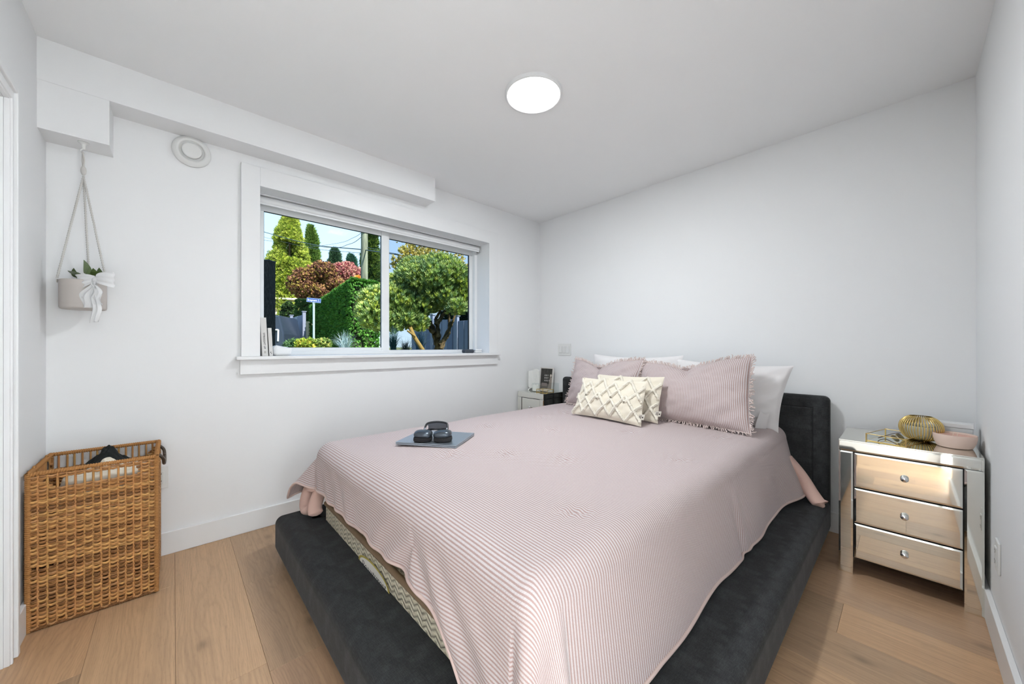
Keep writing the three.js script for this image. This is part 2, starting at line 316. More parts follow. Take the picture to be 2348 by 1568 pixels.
{
  const o = thing('light_switch', 'white triple rocker switch plate on the wall above the headboard', 'switch', [0.342, 1.08, 0]);
  part('cover_plate', plate(0.164, 0.117, 0.007).translate(0, 0, 0.0035), white, o);
  for (let k = -1; k <= 1; k++) {
    part('rocker', plate(0.033, 0.067, 0.006).rotateX([-0.07, 0.07, -0.07][k + 1]).translate(k * 0.046, 0, 0.0085), M(new THREE.Color().setRGB(0.8, 0.8, 0.79), 0.35), o);
    part('rocker_frame', merge([slab(k * 0.046 - 0.0185, k * 0.046 - 0.0172, -0.035, 0.035, 0.0066, 0.0074), slab(k * 0.046 + 0.0172, k * 0.046 + 0.0185, -0.035, 0.035, 0.0066, 0.0074), slab(k * 0.046 - 0.0185, k * 0.046 + 0.0185, -0.0365, -0.035, 0.0066, 0.0074)]), M(srgb(188, 188, 188), 0.6), o);
  }
}

// ------------------------------------------------------------------ the bed
{
  const bed = thing('bed', 'charcoal grey upholstered bed frame with a low padded headboard and wide rails', 'bed', [0, 0, 0]);
  part('headboard', boxUV(slab(0.382, 2.385, 0.02, 0.815, 0.018, 0.1, 0.032, 5)), charcoal, bed);
  part('headboard_panel', boxUV(slab(0.46, 2.307, 0.05, 0.745, 0.06, 0.108, 0.012, 3)), charcoal, bed);
  part('piping', merge([slab(0.455, 2.312, 0.744, 0.748, 0.094, 0.1015), slab(0.455, 0.459, 0.05, 0.748, 0.094, 0.1015), slab(2.308, 2.312, 0.05, 0.748, 0.094, 0.1015)]), seam, bed);
  for (let k = 0; k < 6; k++) part('tufting_button', new THREE.SphereGeometry(0.011, 14, 10).scale(1, 1, 0.35).translate(0.62 + k * 0.305, 0.60, 0.109), charcoal, bed);
  const pad = (x0, x1, z0, z1) => {                         // padded rail with a softly domed top
    const g = new RoundedBoxGeometry(x1 - x0, 0.185, z1 - z0, 6, 0.038).translate((x0 + x1) / 2, 0.1275, (z0 + z1) / 2);
    return boxUV(g);
  };
  part('side_rail', pad(2.165, 2.392, 0.1, 2.508), charcoal, bed);
  part('side_rail', pad(0.425, 0.65, 0.1, 2.508), charcoal, bed);
  part('foot_rail', pad(0.425, 2.392, 2.295, 2.512), charcoal, bed);
  for (const [x, z] of [[0.53, 2.44], [2.29, 2.44], [0.53, 0.2], [2.29, 0.2]]) part('leg', new THREE.CylinderGeometry(0.03, 0.024, 0.07, 4, 1).rotateY(Math.PI / 4).translate(x, 0.035, z), M(srgb(120, 84, 54), 0.5), bed);
  part('slat_base', slab(0.6, 2.2, 0.12, 0.165, 0.1, 2.32), M(srgb(90, 76, 60), 0.8), bed);
}
{
  const quilt = dataTex(512, 512, (u, v) => {               // zigzag quilting: ridges across, stitched rows
    const z = Math.abs(((u * 10) % 1) - 0.5) * 2, r = (v * 9 + z * 0.85) % 1, h = Math.pow(Math.sin(r * Math.PI), 0.6) * 170 + 30 * vnoise(u * 120, v * 120, 120, 120);
    return [h, h, h];
  }, { srgbSpace: false, repeat: [1 / 0.55, 1 / 0.18] });
  const quiltCol = dataTex(256, 256, (u, v) => { const z = Math.abs(((u * 10) % 1) - 0.5) * 2, r = (v * 9 + z * 0.85) % 1, k = 0.9 + 0.1 * Math.sin(r * Math.PI) - 0.06 * vnoise(u * 64, v * 64, 64, 64); return [232 * k, 222 * k, 196 * k]; }, { repeat: [1 / 0.55, 1 / 0.18] });
  const m = thing('mattress', 'cream quilted mattress on the bed frame with a tan edge tape', 'mattress', [0, 0, 0]);
  part('mattress_body', boxUV(slab(0.648, 2.15, 0.167, 0.302, 0.115, 2.326, 0.02, 4)), P(0xffffff, 0.95, { map: quiltCol, bumpMap: quilt, bumpScale: 0.012 }), m);
  part('pillow_top', boxUV(slab(0.648, 2.15, 0.306, 0.545, 0.115, 2.326, 0.06, 5)), P(srgb(224, 210, 178), 0.95, { bumpMap: quilt, bumpScale: 0.006 }), m);
  const tapeTex = dataTex(64, 64, (u, v) => { const k = 0.72 + 0.28 * Math.sin((u * 2 + v * 0.6) * Math.PI * 4); return [176 * k, 146 * k, 112 * k]; }, { repeat: [60, 20] });
  const tapeLoop = [[0.66, 0.304, 0.13], [2.14, 0.304, 0.13], [2.14, 0.304, 2.324], [0.66, 0.304, 2.324]];
  part('edge_tape', boxUV(merge(tapeLoop.map((p, i) => rod(V(...p), V(...tapeLoop[(i + 1) % 4]), 0.0115, 0.0115, 10)))), P(0xffffff, 0.9, { map: tapeTex }), m, 'tan ribbed edge tape');
  const lab = canvasTex(512, 160, (g, w, h) => {
    g.fillStyle = '#b5a24c'; g.beginPath(); g.ellipse(w / 2, h / 2, w / 2 - 2, h / 2 - 2, 0, 0, 7); g.fill();
    g.fillStyle = '#e9e4da'; g.beginPath(); g.ellipse(w / 2, h / 2, w / 2 - 26, h / 2 - 16, 0, 0, 7); g.fill();
    g.fillStyle = '#2b2b2b'; g.font = 'italic 78px serif'; g.textAlign = 'center'; g.textBaseline = 'middle'; g.fillText('Beautyrest', w / 2, h / 2 + 4);
  });
  part('brand_label', merge([panel(V(1.28, 0.222, 2.3325), V(1, 0, 0), V(0, 1, 0), 0.3, 0.09)]), M(0xffffff, 0.7, { map: lab, transparent: true, alphaTest: 0.5 }), m, 'oval woven label with gold rim and script lettering');
}

// comforter: a flat cloth (a across, b along) wrapped over the mattress
const CX0 = 0.585, CX1 = 2.188, CZ0 = 0.135, CZ1 = 2.366;
const tufts = [[1.308, 1.311, 0.3], [1.463, 1.802, 0.2], [1.69, 1.672, 0.5], [2.02, 2.03, -0.75], [2.02, 1.30, -0.7], [0.95, 1.50, 0.4], [1.0, 1.05, 0.3], [0.93, 0.62, 0.3], [1.0, 0.8, 0.6], [1.62, 1.02, -0.3], [1.3, 2.0, 0.9], [2.0, 0.75, -0.4]];
const topY = (x, z) => {
  const cx = (x - (CX0 + CX1) / 2) / ((CX1 - CX0) / 2), cz = (z - 1.2) / 1.2;
  let y = 0.615 + 0.018 * (1 - cx * cx) - 0.008 * Math.max(0, cz) + 0.010 * (fbm(x * 3.1 + 4, z * 3.1, 3) - 0.45);
  for (const [tx, tz, an] of tufts) {
    const dx = x - tx, dz = z - tz; if (dx * dx + dz * dz > 0.05) continue;
    const c = Math.cos(an), s = Math.sin(an), u = dx * c + dz * s, v = -dx * s + dz * c, r2 = dx * dx + dz * dz;
    y -= 0.007 * Math.exp(-r2 / 0.0016);
    y += 0.010 * Math.exp(-(u * u) / 0.0022) * (v / 0.009) * Math.exp(-(v * v) / 0.00016) * 1.1;
    y += 0.0025 * Math.exp(-r2 / 0.009) * Math.sin(u * 150 + v * 60);
  }
  return y;
};
const RND = 0.075, QUART = RND * Math.PI / 2;
function wrapOut(o, flare) { if (o < QUART) { const t = o / RND; return [RND * Math.sin(t), RND * (1 - Math.cos(t))]; } const e = o - QUART, s = Math.sin(flare), c = Math.cos(flare); return [RND + e * s, RND + e * c]; }
function comforterPoint(a, b) {                             // a, b in metres of flat cloth; inner rectangle is the top
  const ax0 = CX0 + RND, ax1 = CX1 - RND, bz1 = CZ1 - RND;
  const oa = a < ax0 ? a - ax0 : a > ax1 ? a - ax1 : 0, ob = b > bz1 ? b - bz1 : 0;
  const bx = clamp(a, ax0, ax1), bz = Math.min(b, bz1), y0 = topY(bx, bz);
  const d = Math.pow(Math.pow(Math.abs(oa), 3.2) + Math.pow(ob, 3.2), 1 / 3.2);
  if (d < 1e-6) return [bx, y0, bz];
  const hyp = Math.hypot(oa, ob), dx = oa / hyp, dz = ob / hyp, ang = Math.atan2(dz, dx), side = Math.abs(dx);
  let flare = dx < 0 ? 0.66 * smooth(side, 0, 0.55) : (0.14 + 0.22 * Math.exp(-Math.pow((b - 0.3) / 0.16, 2))) * side * side;
  flare += 0.05 * dz * dz;
  let [o, dn] = wrapOut(d, flare);
  const k = smooth(d, 0.05, 0.34), s = dx * dx > 0.5 && ob === 0 ? b : ob > 0 && oa === 0 ? a : a + b;
  // hanging folds
  if (oa === 0) {                                           // foot: pulled creases fanning from the pinched tufts
    const near = Math.exp(-Math.pow((a - 1.66) / 0.34, 2)), left = Math.exp(-Math.pow((a - 0.9) / 0.36, 2));
    o += k * (0.007 * Math.sin((a - 0.55 * d) * 46) * left + 0.010 * Math.sin((a + 0.9 * d * Math.sign(1.66 - a)) * 40) * near + 0.004 * Math.sin(a * 17 + d * 9));
    o += 0.012 * Math.exp(-Math.pow((d - 0.10) / 0.035, 2)) * Math.exp(-Math.pow((a - 1.2) / 0.5, 2));
  } else if (dx > 0) {
    o += k * (0.005 * Math.sin(s * 7.0 + 1.0) + 0.005 * Math.sin(s * 17 + 2 + d * 5) * smooth(1.6 - b, 0, 0.6) + 0.008 * Math.exp(-Math.pow((b - 1.16) / 0.07, 2)) * Math.sin((b - 1.16) * 60 + d * 12));
    o += ob > 0 ? 0.012 * k * Math.sin(ang * 7) : 0;
  } else o += k * (0.012 * Math.sin(s * 11) + (ob > 0 ? 0.02 * Math.sin(ang * 5 + 1) : 0));
  let y = y0 - dn;
  const rest = 0.232;
  if (y < rest) { const e = rest - y; y = rest + 0.0015 * Math.sin(s * 60); o += e * 0.5; }
  return [bx + o * dx, y, bz + o * dz];
}
{
  const q = thing('comforter', 'pale pink and white puckered stripe comforter draped over the bed', 'comforter', [0, 0, 0]);
  const dl = 0.40, dr = 0.42;
  const footDrop = (a) => lerp(0.272, 0.47, smooth(a, 1.7, 2.12)) - 0.012 * smooth(1.0 - a, 0, 0.5) + 0.004 * Math.sin(a * 23);
  const A0 = CX0 + RND - dl, A1 = CX1 - RND + dr;
  const ab = (u, v) => {                                    // the hem wavers; near the pillows the right side hangs a little shorter
    const a = lerp(A0, A1, u), B1 = CZ1 - RND + footDrop(clamp(a, 0.6, 2.2)), b = lerp(CZ0, B1, v);
    const trim = a > CX1 ? 0.004 * Math.sin(b * 5) + 0.005 * Math.sin(b * 13 + 1) + 0.008 * smooth(0.5 - b, 0, 0.3) : 0;
    return [a - trim * smooth(a, CX1, A1), b];
  };
  part('cover', grid(330, 330, (u, v) => comforterPoint(...ab(u, v)), (u, v) => ab(u, v)), comforterMat, q);
  // rolled hem along the two sides and the foot
  const hem = [];
  for (let i = 0; i <= 60; i++) hem.push(comforterPoint(...ab(0, i / 60)));
  for (let i = 1; i <= 70; i++) hem.push(comforterPoint(...ab(i / 70, 1)));
  for (let i = 59; i >= 0; i--) hem.push(comforterPoint(...ab(1, i / 60)));
  part('hem', tube(hem, 0.006, 420, 6), P(srgb(214, 190, 182), 1), q);
  // plush pink underside showing where the corners turn out
  const fold = (pts, r0, r1) => {
    const c = curve(pts), n = 40, rad = 16, fr = c.computeFrenetFrames(n);
    return grid(rad, n, (u, v) => { const p = c.getPoint(v), i = Math.round(v * n), t = u * 2 * Math.PI, r = lerp(r0, r1, v) * (1 + 0.1 * Math.sin(3 * t + v * 5)) * Math.min(1, Math.sqrt(Math.max(0, 1 - v)) * 3 + 0.05), e = 0.55 + 0.45 * v; return p.clone().addScaledVector(fr.normals[i], Math.cos(t) * r).addScaledVector(fr.binormals[i], Math.sin(t) * r * e).toArray(); });
  };
  part('plush_underside', merge([
    fold([[0.55, 0.40, 2.34], [0.525, 0.34, 2.365], [0.525, 0.27, 2.375], [0.57, 0.242, 2.375]], 0.04, 0.036),
    fold([[0.67, 0.41, 2.34], [0.64, 0.35, 2.355], [0.63, 0.29, 2.365], [0.645, 0.245, 2.365]], 0.032, 0.034),
    fold([[0.47, 0.37, 2.33], [0.54, 0.372, 2.378], [0.66, 0.385, 2.372]], 0.022, 0.016)]), fleece, q, 'plush pink lining bunched at the left foot corner');
  part('plush_underside', merge([fold([[2.20, 0.44, 0.2], [2.27, 0.36, 0.21], [2.325, 0.27, 0.235], [2.355, 0.232, 0.25], [2.372, 0.228, 0.24]], 0.05, 0.035)]), fleece, q, 'plush pink lining turned out beside the headboard');
}

// pillows: two faces between four corners, thickest in the middle, with drawn-in edges and pinched corners
function pillowSurface(BL, BR, TL, TR, T, o = {}) {
  const c = [BL, BR, TL, TR].map((p) => V(...p)), n = c[1].clone().sub(c[0]).cross(c[2].clone().sub(c[0])).normalize();
  const up = c[2].clone().add(c[3]).sub(c[0]).sub(c[1]).normalize(), rt = c[1].clone().sub(c[0]).normalize();
  const w = c[0].distanceTo(c[1]), h = c[0].distanceTo(c[2]), pull = o.pull ?? 0.05, seed = o.seed ?? 0, chop = o.chop ?? 0, chopAt = o.chopAt ?? 0.5;
  return { w, h, n, at(u, v, s) {
    const p = c[0].clone().multiplyScalar((1 - u) * (1 - v)).addScaledVector(c[1], u * (1 - v)).addScaledVector(c[2], (1 - u) * v).addScaledVector(c[3], u * v);
    const eu = 4 * u * (1 - u), ev = 4 * v * (1 - v);
    p.addScaledVector(rt, (0.5 - u) * 2 * pull * h * ev); p.addScaledVector(up, (0.5 - v) * 2 * pull * h * eu);
    let t = T / 2 * Math.pow(eu, 0.5) * Math.pow(ev, 0.5);
    const wr = (fbm(u * 7 + seed, v * 7 - seed, 3) - 0.45) * 0.022 * Math.pow(eu * ev, 0.25) + 0.004 * Math.sin((u - v) * 26 + seed) * (1 - eu * ev) * Math.min(1, eu * ev * 8);
    const cd = Math.exp(-Math.pow((u - chopAt) / 0.2, 2)) * smooth(v, 0.3, 1);
    p.addScaledVector(up, -chop * cd); t *= 1 - 0.3 * cd * (chop > 0 ? 1 : 0);
    if (chop) t -= 0.02 * Math.exp(-Math.pow((u - chopAt - (1 - v) * 0.16) / 0.035, 2)) * smooth(v, 0.45, 1);
    return p.addScaledVector(n, s * (t + wr * (s > 0 ? 1 : 0.5)));
  } };
}
function pillowGeo(S, n = 64) {
  const half = (s) => { const g = grid(n, Math.round(n * S.h / S.w), (u, v) => S.at(s > 0 ? u : 1 - u, v, s).toArray(), (u, v) => [v * S.h, (s > 0 ? u : 1 - u) * S.w]); return g; };
  return merge([half(1), half(-1)]);
}
const edgePoint = (S, t) => { const k = Math.floor(t * 4) % 4, f = t * 4 - Math.floor(t * 4); return k === 0 ? [f, 0] : k === 1 ? [1, f] : k === 2 ? [1 - f, 1] : [0, 1 - f]; };
function fringe(S, seed) {                                   // short looped threads all round the seam
  const R = rng(seed), out = [], per = 2 * (S.w + S.h), count = Math.round(per / 0.0062), ctr = S.at(0.5, 0.5, 0);
  for (let i = 0; i < count; i++) {
    const d = (i / count) * per; let u, v;
    if (d < S.w) [u, v] = [d / S.w, 0]; else if (d < S.w + S.h) [u, v] = [1, (d - S.w) / S.h]; else if (d < 2 * S.w + S.h) [u, v] = [1 - (d - S.w - S.h) / S.w, 1]; else [u, v] = [0, 1 - (d - 2 * S.w - S.h) / S.h];
    const p = S.at(u, v, 0), o = p.clone().sub(ctr).normalize().multiplyScalar(0.5);
    if (v === 1) o.y += 0.5; if (v === 0) o.y -= 0.2;
    o.add(V(R() - 0.5, R() - 0.5, R() - 0.5).multiplyScalar(0.7)).addScaledVector(S.n, 0.25 * (R() - 0.2)).normalize();
    const q = p.clone().addScaledVector(o, 0.016 + 0.012 * R()), e = q.clone().add(V(R() - 0.5, R() - 0.5, R() - 0.5).multiplyScalar(0.014));
    out.push(rod(p, q, 0.0028, 0.0026, 4), rod(q, e, 0.0026, 0.0012, 4));
  }
  return merge(out);
}
{
  const group = 'white pillows against the headboard';
  const wa = pillowSurface([0.79, 0.63, 0.24], [1.6, 0.63, 0.24], [0.82, 1.045, 0.185], [1.59, 1.045, 0.185], 0.2, { pull: 0.06, seed: 3 });
  const a = thing('bed_pillow', 'plain white bed pillow behind the left striped pillow', 'pillow', [0, 0, 0], 0, group);
  part('pillow_case', pillowGeo(wa), cottonWhite, a);
  const wb = pillowSurface([1.5, 0.62, 0.27], [2.17, 0.585, 0.25], [1.545, 1.02, 0.2], [2.235, 0.995, 0.19], 0.2, { pull: 0.05, seed: 9 });
  const b = thing('bed_pillow', 'plain white bed pillow behind the right striped pillow, its end sticking out', 'pillow', [0, 0, 0], 0, group);
  part('pillow_case', pillowGeo(wb), cottonWhite, b);
  part('case_flap', grid(10, 10, (u, v) => [2.09 + 0.05 * u - 0.02 * v, 0.72 - 0.1 * v - 0.015 * Math.sin(u * 3), 0.30 + 0.035 * Math.sin(v * 2 + u) * (1 - u * 0.5)]), cottonWhite, b);
}
{
  const group = 'fringed striped pillows';
  const sl = pillowSurface([0.73, 0.635, 0.45], [1.38, 0.635, 0.56], [0.735, 1.0, 0.33], [1.39, 1.012, 0.39], 0.17, { chop: 0.06, chopAt: 0.42, pull: 0.03, seed: 1 });
  const sr = pillowSurface([1.42, 0.635, 0.57], [2.115, 0.635, 0.60], [1.37, 0.99, 0.37], [2.065, 1.045, 0.37], 0.20, { chop: 0.055, chopAt: 0.46, pull: 0.03, seed: 6 });
  [[sl, 'left fringed pink stripe pillow, nearer the window'], [sr, 'right fringed pink stripe pillow, the larger one in view']].forEach(([S, label], i) => {
    const s = thing('striped_pillow', label, 'pillow', [0, 0, 0], 0, group);
    part('pillow_cover', pillowGeo(S, 90), shamMat, s);
    stuffMesh('fringe', fringe(S, 11 + i), P(srgb(226, 208, 202), 1), s);
  });
}
{
  const group = 'cream tufted lumbar pillows';
  const lf = pillowSurface([1.105, 0.642, 0.865], [1.625, 0.635, 0.875], [1.10, 0.885, 0.715], [1.585, 0.89, 0.715], 0.11, { pull: 0.03, seed: 4 });
  const lb = pillowSurface([1.15, 0.642, 0.73], [1.655, 0.637, 0.725], [1.15, 0.905, 0.60], [1.64, 0.915, 0.60], 0.11, { pull: 0.03, seed: 8 });
  const tagTex = canvasTex(64, 64, (g) => { g.fillStyle = '#d8d0c4'; g.fillRect(0, 0, 64, 64); g.fillStyle = '#2e2a26'; g.fillRect(10, 14, 6, 30); g.fillRect(24, 10, 6, 38); g.fillRect(20, 40, 8, 5); g.beginPath(); g.arc(46, 34, 8, 0, 7); g.fill(); });
  [[lf, 'front cream lumbar pillow with raised diamond tufting'], [lb, 'cream tufted lumbar pillow tucked behind the front one']].forEach(([S, label], i) => {
    const s = thing('lumbar_pillow', label, 'pillow', [0, 0, 0], 0, group);
    part('pillow_cover', pillowGeo(S, 60), creamKnit, s);
    const R = rng(40 + i), line = (a, b) => {                // a raised yarn rib on the front face
      const n = 26, pts = []; for (let k = 0; k <= n; k++) { const t = k / n, u = lerp(a[0], b[0], t), v = lerp(a[1], b[1], t); pts.push(S.at(clamp(u, 0.012, 0.988), clamp(v, 0.02, 0.98), 1).addScaledVector(S.n, 0.003)); }
      const c = curve(pts), g = new THREE.TubeGeometry(c, n * 3, 0.0098, 7), p = g.attributes.position;
      for (let k = 0; k < p.count; k++) { const q = c.getPoint(Math.min(1, Math.floor(k / 8) / (n * 3))), f = 0.82 + 0.4 * R(); p.setXYZ(k, q.x + (p.getX(k) - q.x) * f, q.y + (p.getY(k) - q.y) * f, q.z + (p.getZ(k) - q.z) * f); }
      g.computeVertexNormals(); return g;
    };
    const zig = (v0, amp, ph) => { const pts = []; for (let k = 0; k <= 5; k++) pts.push([(k / 5), clamp(v0 + ((k + ph) % 2 ? amp : -amp), 0.02, 0.98)]); return pts; };
    for (const [v0, amp, ph] of [[0.22, 0.2, 0], [0.30, 0.24, 1], [0.62, 0.22, 0], [0.72, 0.24, 1]]) {
      const z = zig(v0, amp, ph);
      for (let k = 0; k < 5; k++) part('tufted_rib', line(z[k], z[k + 1]), yarn, s);
    }
    const tp = S.at(0.985, 0.2, 0.2).add(V(0.012, 0, 0.012));
    part('fabric_tag', merge([panel(tp, V(0.8, 0, -0.5), V(0.1, 1, -0.3), 0.034, 0.034)]), M(0xffffff, 0.8, { map: tagTex, side: THREE.DoubleSide }), s);
  });
}

// ------------------------------------------------------------------ laptop and headphones on the bed
{
  const c = V(1.05, 0, 1.908), turn = Math.atan2(0.56, 0.83), e1 = V(Math.cos(turn), 0, -Math.sin(turn)), e2 = V(Math.sin(turn), 0, Math.cos(turn));
  let y = 0; for (const [i, k] of [[-1, -1], [1, -1], [-1, 1], [1, 1], [0, 0]]) { const p = c.clone().addScaledVector(e1, i * 0.15).addScaledVector(e2, k * 0.12); y = Math.max(y, topY(p.x, p.z)); }
  const l = thing('laptop', 'closed silver laptop lying on the comforter under the headphones', 'laptop', [c.x, y, c.z], turn);
  const alu = M(srgb(176, 186, 196), 0.32, { metalness: 0.85 });
  part('base', new RoundedBoxGeometry(0.315, 0.008, 0.265, 3, 0.0035).translate(0, 0.005, 0), alu, l);
  part('lid', new RoundedBoxGeometry(0.315, 0.0055, 0.265, 3, 0.0026).translate(0, 0.0122, 0), alu, l);
  for (const [i, k] of [[-1, -1], [1, -1], [-1, 1], [1, 1]]) part('rubber_foot', new THREE.CylinderGeometry(0.006, 0.006, 0.002, 10).translate(i * 0.14, 0.001, k * 0.115), black, l);
  const h = thing('headphones', 'dark grey over-ear headphones with metal cups, resting on the laptop', 'headphones', [1.103, y + 0.0152, 1.962], YAW);
  const dark = M(srgb(86, 94, 102), 0.28, { metalness: 0.8 }), mesh = M(srgb(38, 38, 40), 0.95), band = M(srgb(36, 38, 42), 0.35);
  for (const s of [-1, 1]) {
    const sq = (r0, y0, r1, y1) => {                       // rounded-rectangle loft
      const prof = []; const n = 40; const ringAt = (r, yy) => { const o = []; for (let i = 0; i < n; i++) { const t = i / n * 2 * Math.PI, cs = Math.cos(t), sn = Math.sin(t), q = Math.pow(Math.pow(Math.abs(cs), 3) + Math.pow(Math.abs(sn), 3), -1 / 3); o.push([cs * q * 0.0445 * r, yy, sn * q * 0.04 * r]); } return o; };
      return ringAt(r1, y1);
    };
    const loft = (rows) => { const n = 40, rs = rows.map(([r, yy]) => sq(0, 0, r, yy)); const g = grid(n, rs.length - 1, (u, v) => rs[Math.round(v * (rs.length - 1))][Math.round(u * n) % n]); const gg = mergeVertices(g.deleteAttribute('uv') && g, 1e-5); gg.computeVertexNormals(); return gg; };
    const cup = part('ear_cup', loft([[0.86, 0.024], [0.97, 0.026], [1.0, 0.031], [0.98, 0.038], [0.9, 0.045], [0.7, 0.0495], [0.4, 0.0515], [0.01, 0.052]]).rotateZ(s * 0.05).translate(s * 0.049, 0, 0), dark, h);
    part('ear_cushion', loft([[0.01, 0.001], [0.9, 0.001], [1.0, 0.006], [1.0, 0.015], [0.95, 0.022], [0.8, 0.0255], [0.01, 0.0255]]).translate(s * 0.049, 0, 0), mesh, h);
    part('stem', tube([[s * 0.05, 0.03, -0.034], [s * 0.055, 0.034, -0.055], [s * 0.056, 0.046, -0.075]], 0.0032, 12, 8), chrome, h);
  }
  part('headband', tube([[-0.058, 0.03, -0.062], [-0.057, 0.052, -0.085], [-0.046, 0.066, -0.1], [0, 0.071, -0.106], [0.046, 0.066, -0.1], [0.057, 0.052, -0.085], [0.058, 0.03, -0.062]], 0.0052, 60, 10), band, h);
  part('headband', tube([[-0.057, 0.032, -0.07], [-0.04, 0.028, -0.12], [0, 0.027, -0.135], [0.04, 0.028, -0.12], [0.057, 0.032, -0.07]], 0.0048, 40, 10), band, h);
  part('canopy', grid(20, 8, (u, v) => { const x = (u - 0.5) * 0.1, b = 1 - Math.pow(Math.abs(u - 0.5) * 2, 3); return [x, lerp(0.03, 0.069 - 0.012 * (1 - b), v), lerp(-0.13 + 0.02 * (1 - b), -0.104, v) - 0.012 * Math.sin(v * Math.PI)]; }), P(srgb(120, 120, 126), 1, { transmission: 0.25, thickness: 0, side: THREE.DoubleSide }), h, 'grey knit mesh canopy');
}

// ------------------------------------------------------------------ mirrored nightstands
function nightstand(label, x0, x1, z0, z1, h, group) {
  const n = thing('nightstand', label, 'nightstand', [(x0 + x1) / 2, 0, (z0 + z1) / 2], 0, group), w = x1 - x0, d = z1 - z0, hw = w / 2, hd = d / 2, lw = 0.052;
  const bevelled = (bw, bh, t) => { const s = new THREE.Shape(), b = 0.007, x = bw / 2 - b, y = bh / 2 - b; s.moveTo(-x, -y); s.lineTo(x, -y); s.lineTo(x, y); s.lineTo(-x, y); s.closePath(); return new THREE.ExtrudeGeometry(s, { depth: t, bevelEnabled: true, bevelThickness: 0.0022, bevelSize: b, bevelSegments: 1, steps: 1 }).translate(0, 0, -t); };
  part('top', merge([slab(-hw, hw, h - 0.006, h, -hd, hd, 0.0012, 1)]), mirror, n);
  part('top_core', slab(-hw + 0.002, hw - 0.002, h - 0.054, h - 0.006, -hd + 0.002, hd - 0.004), black, n);
  part('apron', bevelled(w, 0.047, 0.004).translate(0, h - 0.03, hd - 0.003), mirror, n);
  for (const s of [-1, 1]) {
    part('apron', bevelled(d, 0.047, 0.004).rotateY(s * Math.PI / 2).translate(s * (hw - 0.003), h - 0.03, 0), mirror, n);
    part('leg', merge([bevelled(lw, h - 0.056, 0.004).translate(s * (hw - lw / 2), (h - 0.056) / 2, hd - 0.003), slab(s > 0 ? hw - lw + 0.002 : -hw + 0.002, s > 0 ? hw - 0.002 : -hw + lw - 0.002, 0, h - 0.056, hd - 0.045, hd - 0.007)]), mirror, n);
    part('side_panel', bevelled(d - 0.004, h - 0.056 - 0.08, 0.004).rotateY(s * Math.PI / 2).translate(s * (hw - 0.003), (h - 0.056 + 0.08) / 2, 0), mirror, n);
    part('leg', slab(s > 0 ? hw - lw : -hw + 0.002, s > 0 ? hw - 0.002 : -hw + lw, 0, 0.085, -hd, -hd + 0.045), mirrorEdge, n);
  }
  part('carcass', slab(-hw + 0.006, hw - 0.006, 0.078, h - 0.055, -hd + 0.002, hd - 0.022), black, n);
  const dh = (h - 0.056 - 0.083) / 3;
  for (let k = 0; k < 3; k++) {
    const y = 0.083 + dh * (k + 0.5), dr = part('drawer', bevelled(w - 2 * lw - 0.008, dh - 0.007, 0.012).translate(0, 0, 0), mirror, n);
    dr.position.set(0, y, hd - 0.006);
    part('knob', lathe([[0, 0.026], [0.006, 0.0255], [0.0115, 0.022], [0.0135, 0.016], [0.0125, 0.0115], [0.0105, 0.0105], [0.0128, 0.0095], [0.012, 0.006], [0.0055, 0.004], [0.006, 0], [0, 0]], 28).rotateX(Math.PI / 2), chrome, dr);
  }
  return n;
}
const NY = 0.652, NYL = 0.662;
nightstand('mirrored three-drawer nightstand at the right of the bed with round chrome knobs', 2.461, 2.906, 0.105, 0.48, NY, 'mirrored nightstands');
nightstand('mirrored nightstand in the far corner by the window wall, half hidden by the bed', 0.02, 0.372, 0.03, 0.35, NYL, 'mirrored nightstands');

